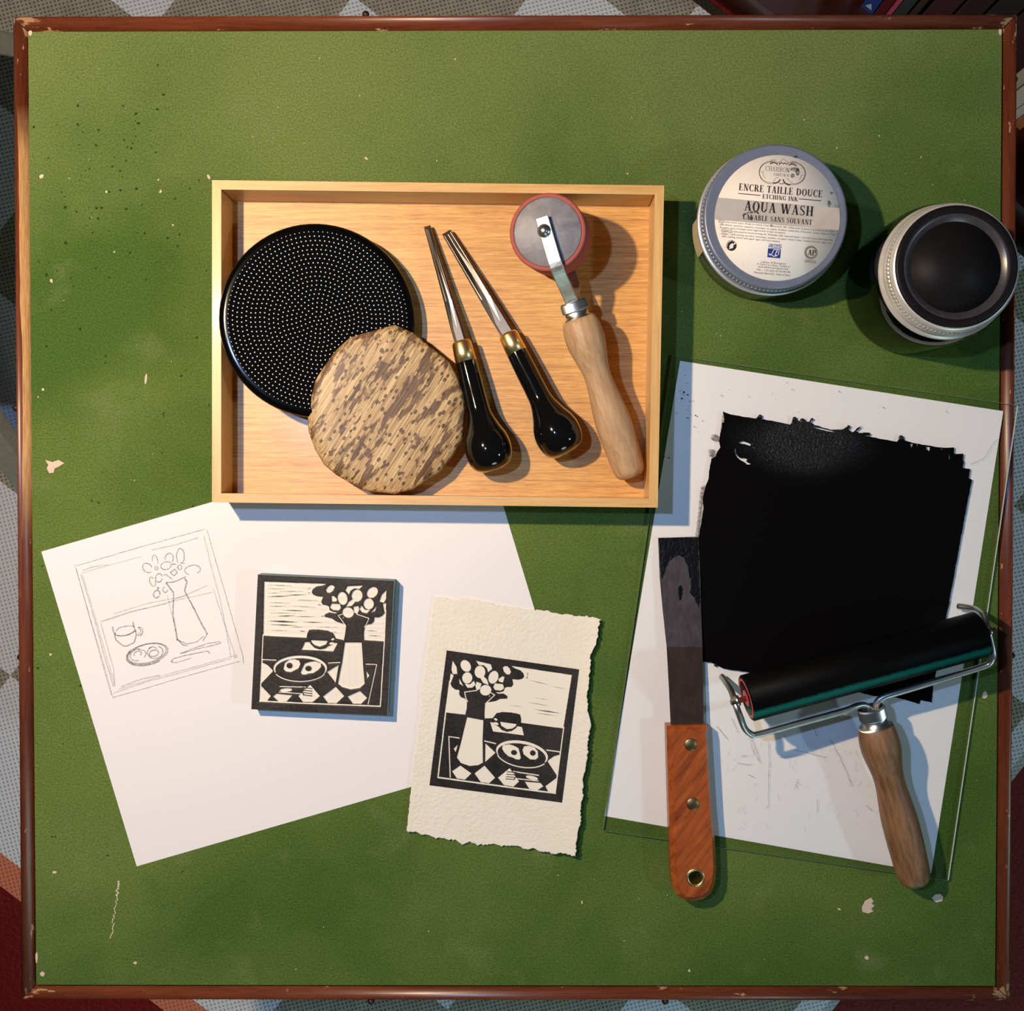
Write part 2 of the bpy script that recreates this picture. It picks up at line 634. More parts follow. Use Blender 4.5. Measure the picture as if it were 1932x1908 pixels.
# nail heads on the outer edge
NAIL = plain('dark_nail', (0.03, 0.012, 0.008), 0.4, var=0.3)
for (px, py) in ((690, 27), (1913, 150), (1908, 1237), (700, 1889), (1255, 1889), (39, 1240), (1908, 693), (31, 770)):
    p = P(px, py, -0.006)
    b = MB()
    b.lathe(p - Vector((0, 0, .0022)), p + Vector((0, 0, .003)), [(0, .0004), (.0008, .0019), (.0022, .0024), (.0036, .0019), (.0044, .0004)], 10)
    b.build('nail_head', NAIL, table)


def blob(px, py, rx, ry, n=9, jit=0.25, h=0.0, rotd=0.0):
    pts = []
    for k in range(n):
        a = 2 * math.pi * k / n
        r = 1 + random.uniform(-jit, jit)
        x, y = rx * r * math.cos(a), ry * r * math.sin(a)
        cr, sr = math.cos(rotd), math.sin(rotd)
        pts.append(P(px + x * cr - y * sr, py + x * sr + y * cr, h))
    return pts


CHIP = plain('bare_backing', (0.66, 0.52, 0.40), 0.9, var=0.2, scale=500, spec=0.1)
chips = [
    [(85, 868), (99, 872), (110, 868), (121, 874), (112, 880), (103, 884), (101, 892), (93, 893), (88, 884), (91, 877)],
    [(1643, 1694), (1648, 1700), (1645, 1706), (1650, 1709), (1644, 1715), (1648, 1720), (1638, 1724), (1627, 1721), (1626, 1712), (1632, 1700)],
    [(1758, 1695), (1764, 1688), (1774, 1687), (1780, 1693), (1777, 1701), (1766, 1703)],
]
for c in chips:
    MB().poly([P(x, y, 0.00025) for x, y in c]).build('bare_patch', CHIP, table)
for (px, py, rx, ry, rd) in ((80, 1838, 5, 5, 0), (78, 333, 4, 4.5, .3), (255, 1817, 3.5, 3, 0), (69, 1806, 2.2, 12, 0), (1858, 1312, 5, 7, .2), (57, 62, 3.5, 5, 0),
                             (394, 334, 2.5, 5, -.5), (103, 1646, 4, 2.5, 0), (1635, 1807, 4, 4, 0), (97, 530, 3, 4, -.3), (275, 715, 2.2, 9, .1), (691, 299, 4, 2, .6), (1887, 60, 3, 6, 0),
                             (95, 1235, 2.5, 2.5, 0), (81, 735, 3, 3, 0), (1300, 1832, 2, 3, 0), (1098, 1703, 1.5, 4, 0), (1583, 1716, 3.5, 1.6, .4), (201, 362, 2.2, 2.5, 0), (303, 361, 2, 3.5, .4)):
    MB().poly(blob(px, py, rx, ry, 9, 0.2, 0.00022, rd)).build('bare_spot', CHIP, table)
sp = MB()
for k in range(150):
    px, py = random.uniform(70, 1870), random.uniform(70, 1850)
    if 70 < px < 1900 and 940 < py < 1650 and random.random() < 0.9:
        continue
    r = random.choice((0.8, 1.0, 1.2, 1.7))
    sp.poly(blob(px, py, r, r * random.uniform(.6, 1.2), 6, 0.3, 0.0002, random.uniform(0, 3)))
for k in range(26):
    t = k / 25.0
    sp.poly(blob(224 - 14 * t + random.uniform(-2, 2), 1664 + 105 * t, 1.1 if k > 6 else 2.0, 2.6, 6, 0.3, 0.0002, 0.2))
o = sp.build('lint_speck', plain('pale_lint', (0.60, 0.56, 0.40), 0.9, var=0.3, spec=0.1), table)
o['kind'] = 'stuff'
pt = MB()
for k in range(150):
    if k < 95:
        px, py = random.gauss(200, 90), random.gauss(345, 95)
    else:
        px, py = random.uniform(70, 420), random.uniform(300, 1880)
    if not (62 < px < 1880 and 62 < py < 1850) or (px > 395 and py > 335):
        continue
    r = random.choice((1.2, 1.6, 2.2, 2.8))
    pt.poly(blob(px, py, r, r * random.uniform(.5, 1.1), 7, 0.35, 0.00015, random.uniform(0, 3)))
o = pt.build('pit_mark', plain('dark_pit', (0.022, 0.05, 0.012), 0.95, var=0.4, spec=0.05), table)
o['kind'] = 'stuff'

# ------------------------------------------------------------------ sheet with the pencil drawing
sk_px = [(78, 1041), (903, 801), (1083, 1396), (258, 1635)]
sheet = thing('sketch_sheet', P(580, 1218, 0.0), 'white paper sheet with a pencil still life, partly under the tray', 'paper')
b = MB()
b.prism([P(x, y, 0.0003)[:2] for x, y in sk_px], TT + 0.0001, TT + 0.0004)
b.build('sheet', WHITE, sheet)
Zs = zm(60, 920, 4.148)


def dense(pts, step=14):
    out = []
    for i in range(len(pts) - 1):
        (xa, ya), (xb, yb) = pts[i], pts[i + 1]
        n = max(1, int(math.hypot(xb - xa, yb - ya) / step))
        for k in range(n):
            out.append((xa + (xb - xa) * k / n, ya + (yb - ya) * k / n))
    out.append(pts[-1])
    return out


def ell(cx, cy, rx, ry, a0=0, a1=360, rotd=0, n=20):
    out = []
    cr, sr = math.cos(math.radians(rotd)), math.sin(math.radians(rotd))
    for k in range(n + 1):
        a = math.radians(a0 + (a1 - a0) * k / n)
        x, y = rx * math.cos(a), ry * math.sin(a)
        out.append((cx + x * cr - y * sr, cy + x * sr + y * cr))
    return out


def wobble(pts, amp):
    return [(x + random.uniform(-amp, amp), y + random.uniform(-amp, amp)) for x, y in pts]


strong = [  # (points, width in zoomed pixels)
    ([(1050, 745), (1110, 825)], 10), ([(1110, 830), (1105, 1000), (1125, 1100), (1140, 1200)], 8), ([(1140, 1190), (1180, 1230), (1220, 1238)], 8),
    ([(1195, 715), (1215, 735), (1195, 810), (1270, 950), (1330, 1070), (1375, 1150)], 9), ([(1050, 745), (1110, 740), (1205, 700)], 7),
    ([(1140, 1190), (1210, 1225), (1290, 1210), (1345, 1165)], 5), ([(1375, 1140), (1340, 1200)], 6),
    ([(630, 1090), (645, 1140), (660, 1195), (715, 1240), (740, 1242), (800, 1215), (820, 1150)], 8), ([(790, 1050), (800, 1090), (820, 1155)], 8),
    (ell(728, 1128, 78, 30, 10, 200, -12), 7), (ell(735, 1108, 72, 22, 170, 350, -10), 6), (ell(840, 1127, 28, 32, -110, 120, 0), 8), (ell(838, 1125, 14, 20, -110, 120, 0), 4),
    ([(650, 1150), (700, 1165), (760, 1150), (820, 1120)], 5),
    (ell(828, 1302, 30, 20, 160, 420, -20), 6), (ell(955, 1298, 38, 24, 0, 360, -15), 7),
    ([(1090, 1365), (1110, 1340), (1200, 1315), (1380, 1280), (1390, 1300)], 6), ([(1090, 1365), (1130, 1372), (1250, 1335)], 5),
    ([(1165, 1300), (1250, 1265), (1380, 1220), (1470, 1208), (1480, 1218), (1400, 1240), (1300, 1262), (1165, 1300)], 5),
    ([(635, 1645), (900, 1570), (1250, 1465), (1630, 1360)], 4), ([(345, 630), (470, 1080), (560, 1400), (625, 1630)], 4),
    ([(355, 612), (700, 510), (1050, 410), (1360, 325)], 4), ([(1370, 330), (1430, 540), (1520, 850), (1650, 1310), (1658, 1380)], 4),
]
faint = [
    ([(390, 670), (600, 610), (860, 540)], 5), ([(940, 490), (1120, 450), (1305, 393)], 6), ([(385, 680), (470, 960), (560, 1290), (640, 1560)], 7), ([(400, 690), (480, 960), (590, 1340), (655, 1560)], 5),
    ([(1345, 370), (1400, 600), (1480, 900), (1560, 1330)], 6), ([(1420, 790), (1490, 1010), (1590, 1310)], 6), ([(540, 1050), (760, 975), (1050, 910), (1370, 770)], 7),
    ([(570, 1045), (800, 970), (1150, 880), (1415, 820)], 5), ([(640, 990), (900, 910), (1200, 850)], 6), ([(680, 1580), (1000, 1480), (1400, 1370), (1610, 1310)], 5),
    ([(640, 1610), (900, 1520), (1200, 1440), (1560, 1340)], 6), ([(700, 1560), (860, 1500), (1000, 1470)], 8), ([(335, 600), (430, 930), (560, 1370), (640, 1660)], 4),
    ([(540, 1060), (640, 1420), (650, 1550)], 6), ([(1060, 840), (1100, 1010), (1140, 1200)], 5), ([(400, 650), (480, 620), (600, 605)], 7), ([(1580, 1330), (1610, 1325)], 8),
]
oval = [
    (ell(905, 630, 42, 32, 0, 300, 45), 6), (ell(965, 570, 20, 42, 180, 400, -15), 5), (ell(1075, 555, 32, 40, 160, 400, 10), 6), (ell(1163, 540, 30, 62, 130, 420, 0), 6),
    (ell(1050, 612, 42, 30, 0, 340, -15), 6), (ell(1258, 645, 62, 36, 120, 420, -8), 6), (ell(1158, 625, 16, 18), 6), (ell(975, 632, 12, 12), 6),
    ([(1085, 665), (1120, 640), (1138, 665), (1112, 692), (1085, 665)], 7), (ell(995, 708, 26, 34, 0, 330, 10), 7), (ell(945, 738, 20, 38, 0, 330, -25), 6), (ell(978, 835, 24, 30, 0, 350, 20), 8),
    ([(1030, 690), (1050, 680), (1075, 700), (1100, 720)], 6), (ell(1045, 800, 18, 22, 0, 250, 0), 6), (ell(988, 787, 6, 6), 6), ([(1095, 600), (1130, 600)], 8), ([(1160, 590), (1200, 595)], 6),
    (ell(905, 1303, 165, 78, 0, 360, -14), 6), (ell(902, 1300, 155, 72, 0, 360, -14), 7), (ell(905, 1303, 168, 86, 60, 230, -14), 8), (ell(830, 1310, 62, 44, 100, 300, -20), 6),
    ([(830, 1270), (880, 1275), (895, 1300), (880, 1330)], 6), (ell(965, 1290, 62, 48, -60, 250, -10), 6), ([(915, 1260), (945, 1245), (980, 1262)], 6),
]
pencil = {'dark': MB(), 'light': MB()}
for lst, key, wob in ((strong, 'dark', 1.2), (oval, 'dark', 1.2), (faint, 'light', 1.5)):
    for pts, w in lst:
        q = wobble(dense(pts), wob)
        pencil[key].ribbon([P(*Zs(x, y), 0.00048 if key == 'dark' else 0.00045) for x, y in q], w * 1.25 / 4.148 * 0.000342)
o = pencil['dark'].build('pencil_drawing', faint_material('pencil_line', (0.13, 0.12, 0.12), 0.62), sheet)
o = pencil['light'].build('pencil_guide', faint_material('faint_pencil_line', (0.22, 0.21, 0.21), 0.36), sheet)

# ------------------------------------------------------------------ bamboo tray
Z_TRAY = 0.0026
TRAY_H = 0.0375
TF = Z_TRAY + 0.0050           # tray floor height over the table top
tr_px = [(400, 340), (1253, 350), (1241, 958), (400, 948)]
tc = [Vector(P(x, y, TRAY_H)[:2]) for x, y in tr_px]
tcen = (tc[0] + tc[1] + tc[2] + tc[3]) / 4
tray = thing('serving_tray', (tcen.x, tcen.y, TT + Z_TRAY), 'shallow bamboo tray holding two barens, two gouges and a small roller', 'tray')


def inset(poly, d):
    n = len(poly)
    out = []
    for i in range(n):
        a, bq, c = poly[i - 1], poly[i], poly[(i + 1) % n]
        e1, e2 = (bq - a).normalized(), (c - bq).normalized()
        n1, n2 = Vector((e1.y, -e1.x)), Vector((e2.y, -e2.x))
        k = (n1 + n2).normalized()
        out.append(bq + k * (d / max(0.2, k.dot(n1))))
    return out


ti = inset(tc, 0.0056)
if (ti[0] - tcen).length > (tc[0] - tcen).length:
    ti = inset(tc, -0.0056)
BAMBOO_X = wood('bamboo_strip_long', (0.50, 0.275, 0.085), (0.76, 0.48, 0.180), 0, 24, 90, 0.42, 0.08, 0.1, 0.4)
BAMBOO_Y = wood('bamboo_strip_short', (0.54, 0.305, 0.095), (0.80, 0.51, 0.195), math.pi / 2, 24, 90, 0.42, 0.08, 0.1, 0.4)
BAMBOO_F = wood('bamboo_board', (0.33, 0.135, 0.022), (0.92, 0.53, 0.160), 0, 26, 170, 0.42, 0.08, 0.1, 0.5)
ib = inset(tc, 0.0040)
if (ib[0] - tcen).length > (tc[0] - tcen).length:
    ib = inset(tc, -0.0040)
MB().prism([p[:] for p in ib], TT + Z_TRAY + 0.0005, TT + TF).build('base', BAMBOO_F, tray)
for i in range(4):
    j = (i + 1) % 4
    MB().prism([tc[i][:], tc[j][:], ti[j][:], ti[i][:]], TT + Z_TRAY, TT + TRAY_H).build('side', BAMBOO_X if i % 2 == 0 else BAMBOO_Y, tray, bevel=0.0011)


def ray_frame(p, q):
    w = (q - p).normalized()
    return w


# ------------------------------------------------------------------ black studded baren
def disc_frame(c, left_pt_z, right_pt_z, rad):
    """disc tipped about the table y axis"""
    sl = (right_pt_z - left_pt_z) / (2 * rad)
    a = math.atan(sl)
    ux = Vector((math.cos(a), 0, math.sin(a)))
    uy = Vector((0, 1, 0))
    return ux, uy, ux.cross(uy)


hl, hr = TRAY_H + 0.0078, TF + 0.0175
hc = 0.5 * (hl + hr)
cL, cR = P(412, 603, hl), P(785, 606, hr)
bc = (cL + cR) / 2
brad = (cR - cL).length / 2
ux, uy, uz = disc_frame(bc, hl, hr, brad)
ux = (cR - cL).normalized(); uz = ux.cross(uy).normalized(); uy = uz.cross(ux)
baren = thing('studded_baren', (bc.x, bc.y, TT + TF), 'round black baren with rows of tiny pale studs, leaning on tray side', 'baren')
b = MB()
b.lathe(bc - uz * 0.0075, bc, [(0, brad - .006), (.0015, brad - .0008), (.004, brad), (.0062, brad - .0008), (.0075, brad - .0035), (.0070, brad - .0065), (.0070, 0.0001)], 72)
b.build('disc', BLACKPLASTIC, baren)
st = MB()
dc = P(597, 601, hc) - bc
for n in range(0, 21):
    m_ = max(1, 6 * n)
    for k in range(m_):
        a = 2 * math.pi * k / m_ + 0.13 * math.sin(n * 0.5) + 0.05 * n
        r = n * 8.3 * 0.000327
        c = bc + ux * (r * math.cos(a)) + uy * (r * math.sin(a)) - uz * 0.0005
        q = 0.00043
        vs = [c + ux * q * math.cos(t) + uy * q * math.sin(t) for t in [i * math.pi / 3 for i in range(6)]] + [c + uz * 0.0005]
        st.add(vs, [[i, (i + 1) % 6, 6] for i in range(6)], True)
o = st.build('stud', plain('pale_stud', (0.75, 0.75, 0.73), 0.35, var=0.05), baren)
o['kind'] = 'stuff'
o['label'] = 'rows of tiny pale studs'
b = MB()
b.lathe(bc - uz * 0.0075, bc - uz * 0.0145, [(0, .030), (.003, .028), (.007, .020)], 32)
b.build('grip', BLACKPLASTIC, baren)

# ------------------------------------------------------------------ bamboo sheath baren
bo_px = [(744.9, 614.8), (780, 630.6), (828.5, 670), (846, 683), (861.6, 710), (873.7, 743), (878, 778), (874.8, 828.7), (866, 848.5), (833, 892.6), (780, 927), (745, 936.5), (683, 929),
         (632.6, 899), (610.6, 880.5), (593, 850.7), (581, 817.7), (579.8, 789), (584, 751.7), (593, 718.7), (632.6, 663.6), (659, 639.4), (692, 629.5), (727, 619.6)]
bo_px = [(x, y - 3.0) for x, y in bo_px]
bp_c = P(729, 775, TF + 0.026)
b_n = Vector((0.085, -0.045, 1.0)).normalized()


def on_plane(px, py, c, n):
    d = (PF(px, py, 0) - CAM).normalized()
    t = (c - CAM).dot(n) / d.dot(n)
    return CAM + d * t


leaf = thing('bamboo_baren', (bp_c.x, bp_c.y, TT + TF), 'round baren wrapped in mottled brown bamboo sheath, on the black baren', 'baren')
b = MB()
ring = [on_plane(x, y, bp_c, b_n) for x, y in bo_px]
ringA = [bp_c + (p - bp_c) * 0.965 + b_n * 0.0000 for p in ring]
rows = []
for sc, dz in ((0.55, 0.0022), (0.80, 0.0019), (0.93, 0.0011), (0.975, 0.0), (1.0, -0.0016), (0.995, -0.0042), (0.96, -0.0065), (0.90, -0.0072)):
    rows.append([bp_c + (p - bp_c) * sc + b_n * (dz - 0.0022) for p in ring])
nr = len(ring)
vs = [p for r in rows for p in r]
fs = []
for i in range(len(rows) - 1):
    for k in range(nr):
        k2 = (k + 1) % nr
        fs.append([i * nr + k, (i + 1) * nr + k, (i + 1) * nr + k2, i * nr + k2])
fs.append([k for k in range(nr)])
fs.append([(len(rows) - 1) * nr + k for k in range(nr)][::-1])
b.add(vs, fs, True)
o = b.build('sheath_cover', bamboo_leaf_material(), leaf, merge=True)
b = MB()
hx = Vector((0.53, 0.85, 0)).normalized()
hx = (hx - b_n * hx.dot(b_n)).normalized()
hp = bp_c - b_n * 0.0100 + Vector((0.026, -0.022, -0.0006))
b.tube([hp - hx * .030, hp - hx * .02, hp, hp + hx * .02, hp + hx * .030], [.0030, .0036, .0040, .0036, .0030], 12)
b.build('twisted_grip', plain('dry_sheath', (0.42, 0.27, 0.12), 0.7, var=0.3), leaf)


# ------------------------------------------------------------------ gouges
def smooth_path(pts, n=6):
    """Catmull-Rom through world points"""
    pts = [Vector(p) for p in pts]
    out = []
    for i in range(len(pts) - 1):
        p0 = pts[max(i - 1, 0)]; p1 = pts[i]; p2 = pts[i + 1]; p3 = pts[min(i + 2, len(pts) - 1)]
        for k in range(n):
            t = k / n
            out.append(0.5 * ((2 * p1) + (p2 - p0) * t + (2 * p0 - 5 * p1 + 4 * p2 - p3) * t * t + (3 * p1 - p0 - 3 * p2 + p3) * t ** 3))
    out.append(pts[-1])
    return out


def prof_smooth(pr, n=6):
    q = smooth_path([(a, bq, 0) for a, bq in pr], n)
    return [(p.x, max(p.y, 0.00005)) for p in q]


def gouge(name, label, tip, fer0, fer1, end, wid, shaft_w, vee):
    hb = 0.0135
    t0 = P(*tip, TF + 0.0045)
    e0 = P(*end, TF + hb + 0.0058)
    f0, f1 = P(*fer0, TF + 0.0130), P(*fer1, TF + 0.0142)
    g = thing(name, (e0.x, e0.y, TT + TF), label, 'gouge', 'carving gouges in the tray')
    ax = (e0 - f0).normalized()
    L = (e0 - f1).length
    d0 = (f1 - f0).length
    # ferrule
    b = MB()
    b.lathe(f0, f0 + ax, [(-.0006, .0036), (-.0004, .0056), (.0010, .0063), (.006, .0064), (d0, .0067), (d0 + .0002, .0060)], 32)
    b.build('ferrule', BRASS, g)
    # handle
    b = MB()
    pr = prof_smooth([(d0 - .001, .0062), (d0, .0066), (d0 + L * .18, .0069), (d0 + L * .36, .0070), (d0 + L * .48, .0076), (d0 + L * .60, .0104), (d0 + L * .70, .0134), (d0 + L * .80, .0146), (d0 + L * .90, .0137), (d0 + L * .965, .0110), (d0 + L * .995, .0065), (d0 + L, .003), (d0 + L + .0002, .0001)])
    b.lathe(f0, f0 + ax, pr, 40)
    b.build('handle', LACQUER, g)
    # shaft: channel section, narrow tip
    sl = (t0 - f0).length
    w = (t0 - f0).normalized()
    side = w.cross(Vector((0, 0, 1))).normalized()
    up = side.cross(w).normalized()
    vs, fs = [], []
    stations = [(0, shaft_w[0] * .5, .0024, 0.0), (0.12, shaft_w[0] * .5, .0024, 0.0), (0.35, shaft_w[1] * .5, .0026, 0.10), (0.6, shaft_w[2] * .5, .0028, 0.3), (0.85, shaft_w[3] * .5, .0027, 0.5), (0.972, shaft_w[4] * .5, .0024, 0.5), (1.0, shaft_w[4] * .46, .0010, 0.4)]
    for (t, hw, th, ch) in stations:
        c = f0 + w * (sl * t)
        if vee:
            sec = [(-1, -.2), (-.25, -1), (.25, -1), (1, -.2), (1, .6), (.55, 1), (0, 1 - 1.5 * ch), (-.55, 1), (-1, .6)]
        else:
            sec = [(-1, -.1), (-.5, -.8), (.5, -.8), (1, -.1), (1, .7), (.7, 1), (0, 1 - 1.2 * ch), (-.7, 1), (-1, .7)]
        for (sx, sy) in sec:
            vs.append(c + side * sx * hw + up * sy * th * .9)
    n = 9
    for i in range(len(stations) - 1):
        for k in range(n):
            k2 = (k + 1) % n
            fs.append([i * n + k, i * n + k2, (i + 1) * n + k2, (i + 1) * n + k])
    fs.append(list(range(n))[::-1]); fs.append([(len(stations) - 1) * n + k for k in range(n)])
    b = MB(); b.add(vs, fs, False)
    o = b.build('blade', DARKSTEEL, g, merge=True, bevel=0.0003)
    return g


gouge('carving_gouge', 'narrow gouge with straight steel shaft and black bulb handle beside bamboo baren', (806, 427), (870, 646), (880.9, 683), (932, 888), 1, (.0080, .0066, .0056, .0048, .0046), True)
gouge('carving_gouge', 'wide gouge with flared steel shaft and black bulb handle beside small roller', (842, 438), (958, 631), (975, 666), (1071, 856), 1, (.0088, .0084, .0076, .0068, .0064), False)


# ------------------------------------------------------------------ turned wooden handle
def turned(p0, p1, widths, px_mm):
    """lathe profile: widths = (fraction, width in px)"""
    L = (p1 - p0).length
    return prof_smooth([(L * t, w * 0.5 * px_mm) for t, w in widths])


HANDLE_A = wood('beech_handle', (0.34, 0.185, 0.085), (0.60, 0.395, 0.215), math.radians(-72), 10, 90, 0.55, 0.08, 0, 0.35)
HANDLE_B = wood('stained_beech_handle', (0.085, 0.034, 0.013), (0.34, 0.185, 0.085), math.radians(-75), 8, 70, 0.5, 0.1, 0, 0.35)

# ------------------------------------------------------------------ small pink roller
wt = P(1033, 438, TF + 0.056)
wb = P(1048, 452, TF + 0.0165)
wax = (wt - wb).normalized()
WLEN = (wt - wb).length
WR = 72.5 * 0.000313
seam = thing('small_roller', (wb.x, wb.y, TT + TF), 'small upright roller with red rubber tyre, steel fork and wooden handle', 'roller')
b = MB()
hr_ = 64.5 * 0.000313
b.lathe(wb, wt, [(0, hr_), (0, WR - .0012), (.0012, WR), (WLEN - .0016, WR), (WLEN - .0004, WR - .0006), (WLEN, WR - .0016), (WLEN, hr_ + .0002), (WLEN - .001, hr_)], 64)
b.build('rubber_tyre', plain('red_rubber', (0.40, 0.105, 0.085), 0.8, var=0.15, scale=500, bump=0.1, spec=0.2), seam)
mh = NT('grey_hub')
rv = mh.noise(mh.co, 90, 4, 0.6, 1.5)
mh.set(**{'Base Color': mh.ramp(rv, [(0.3, (0.105, 0.108, 0.125)), (0.7, (0.20, 0.20, 0.225))])}, Roughness=0.45)
b = MB()
b.lathe(wb, wt, [(-.0002, .004), (-.0002, hr_ - .0001), (WLEN - .0004, hr_ - .0001), (WLEN - .0002, hr_ - .0006), (WLEN - .0002, .0001)], 64)
b.build('hub', mh.m, seam)
# handle and ferrule
h0 = P(1091, 601, TF + 0.0300)
h1 = P(1191, 899, TF + 0.0140)
hax = (h1 - h0).normalized()
fr0 = h0 - hax * 0.0105
b = MB()
b.lathe(fr0, h0, [(-.0003, .0050), (-.0003, .0072), (-.0003, .0072), (.0006, .0081), (.0006, .0081), (.0054, .0083), (.0054, .0083), (.0060, .0078), (.0060, .0070), (.0060, .0070), (.0090, .0074), (.0106, .0088), (.0106, .0088), (.0109, .0080)], 32)
b.build('ferrule', STEEL, seam)
b = MB()
b.lathe(h0, h1, turned(h0, h1, [(-.002, 40), (0.0, 58), (.035, 69), (.09, 74), (.16, 73), (.24, 63), (.32, 53), (.40, 52), (.50, 59), (.60, 67), (.70, 69), (.82, 66), (.92, 62), (.965, 58), (.988, 50), (1.0, 38), (1.001, 0.2)], 0.000324), 40)
b.build('handle', HANDLE_A, seam)


def bar(path, wdir, width, thick):
    """flat metal strip through world points, width along wdir at each point"""
    vs, fs = [], []
    for i, p in enumerate(path):
        a = path[max(i - 1, 0)]; c = path[min(i + 1, len(path) - 1)]
        w = (c - a).normalized()
        s = (wdir - w * wdir.dot(w)).normalized()
        n = w.cross(s).normalized()
        vs += [p + s * width / 2 + n * thick / 2, p - s * width / 2 + n * thick / 2, p - s * width / 2 - n * thick / 2, p + s * width / 2 - n * thick / 2]
    for i in range(len(path) - 1):
        for k in range(4):
            k2 = (k + 1) % 4
            fs.append([4 * i + k, 4 * i + k2, 4 * i + 4 + k2, 4 * i + 4 + k])
    m_ = len(path) - 1
    fs.append([0, 3, 2, 1]); fs.append([4 * m_, 4 * m_ + 1, 4 * m_ + 2, 4 * m_ + 3])
    return MB().add(vs, fs)


fdir = (Vector((h0.x, h0.y, 0)) - Vector((wt.x, wt.y, 0)))
fdir = (fdir - wax * fdir.dot(wax)).normalized()
wd = wax.cross(fdir).normalized()
lift = wax * 0.0034
fork0 = fr0 - hax * 0.0005
hz = TF + 0.066
p_tip = on_plane(1022, 409, wt + lift, wax)
p_a = on_plane(1036, 458, wt + lift, wax)
p_b = on_plane(1050, 503, wt + lift, wax)
p_c = on_plane(1062, 532, wt + lift - wax * 0.007, wax)
p_d = fr0 + hax * 0.002 + wax * 0.0035
p_c2 = p_c * 0.45 + p_d * 0.55
bar(smooth_path([p_tip, p_a, p_b, p_c, p_c2, p_d], 5), wd, 0.0079, 0.0017).build('fork_arm', FORKSTEEL, seam, bevel=0.0005)
lift2 = -wax * 0.0026
q0 = wb + lift2 - fdir * 0.010
q1 = wb + lift2
q2 = wb + lift2 + fdir * (WR + .004)
q3 = fr0 + hax * 0.002 - wax * 0.0035
bar(smooth_path([q0, q1, q2, q2 * 0.45 + q3 * 0.55 - wax * 0.002, q3], 5), wd, 0.0079, 0.0017).build('fork_arm', FORKSTEEL, seam, bevel=0.0005)
b = MB()
rp = on_plane(1027, 436, wt + lift, wax)
b.lathe(rp, rp + wax, [(0, .0040), (.0012, .0040), (.0016, .0034), (.0017, .0024), (.0030, .0023), (.0036, .0016), (.0037, .0001)], 20)
b.build('rivet', STEEL, seam)
b = MB()
b.lathe(wb - wax * .0020, wb - wax * .0050, [(0, .004), (.0014, .0036), (.0024, .002)], 16)
b.build('rivet', STEEL, seam)

# ------------------------------------------------------------------ carved linocut block and its print
Zb = zm(450, 1060, 5.682)
BA, BB, BC = (207, 138), (1668, 205), (137, 1583)     # top left, top right, bottom left of the block face in zoomed pixels
_e1 = (BB[0] - BA[0], BB[1] - BA[1]); _e2 = (BC[0] - BA[0], BC[1] - BA[1])
_det = _e1[0] * _e2[1] - _e1[1] * _e2[0]


def uv(x, y):
    dx, dy = x - BA[0], y - BA[1]
    return ((dx * _e2[1] - dy * _e2[0]) / _det, (_e1[0] * dy - _e1[1] * dx) / _det)


NG = 400
SS = 2
gx, gy = np.meshgrid((np.arange(NG * SS) + 0.5) / (NG * SS), (np.arange(NG * SS) + 0.5) / (NG * SS))


def paint(img, pts, val):
    q = np.array([uv(x, y) for x, y in pts])
    N = NG * SS
    i0, i1 = max(0, int(q[:, 0].min() * N) - 1), min(N, int(q[:, 0].max() * N) + 2)
    j0, j1 = max(0, int(q[:, 1].min() * N) - 1), min(N, int(q[:, 1].max() * N) + 2)
    if i0 >= i1 or j0 >= j1:
        return
    X, Y = gx[j0:j1, i0:i1], gy[j0:j1, i0:i1]
    ins = np.zeros(X.shape, bool)
    n = len(q)
    for k in range(n):
        xa, ya = q[k]; xb, yb = q[(k + 1) % n]
        if ya == yb:
            continue
        c = ((ya > Y) != (yb > Y)) & (X < (xb - xa) * (Y - ya) / (yb - ya) + xa)
        ins ^= c
    img[j0:j1, i0:i1][ins] = val


def stroke(img, pts, w, val):
    for i in range(len(pts) - 1):
        (xa, ya), (xb, yb) = pts[i], pts[i + 1]
        L = math.hypot(xb - xa, yb - ya) or 1
        nx, ny = -(yb - ya) / L * w / 2, (xb - xa) / L * w / 2
        ex, ey = (xb - xa) / L * w * .3, (yb - ya) / L * w * .3
        paint(img, [(xa - ex + nx, ya - ey + ny), (xb + ex + nx, yb + ey + ny), (xb + ex - nx, yb + ey - ny), (xa - ex - nx, ya - ey - ny)], val)


def spindle(img, xa, ya, xb, yb, w, val):
    xm, ym = (xa + xb) / 2, (ya + yb) / 2
    paint(img, [(xa, ya), (xm, ym - w / 2), (xb, yb), (xm, ym + w / 2)], val)


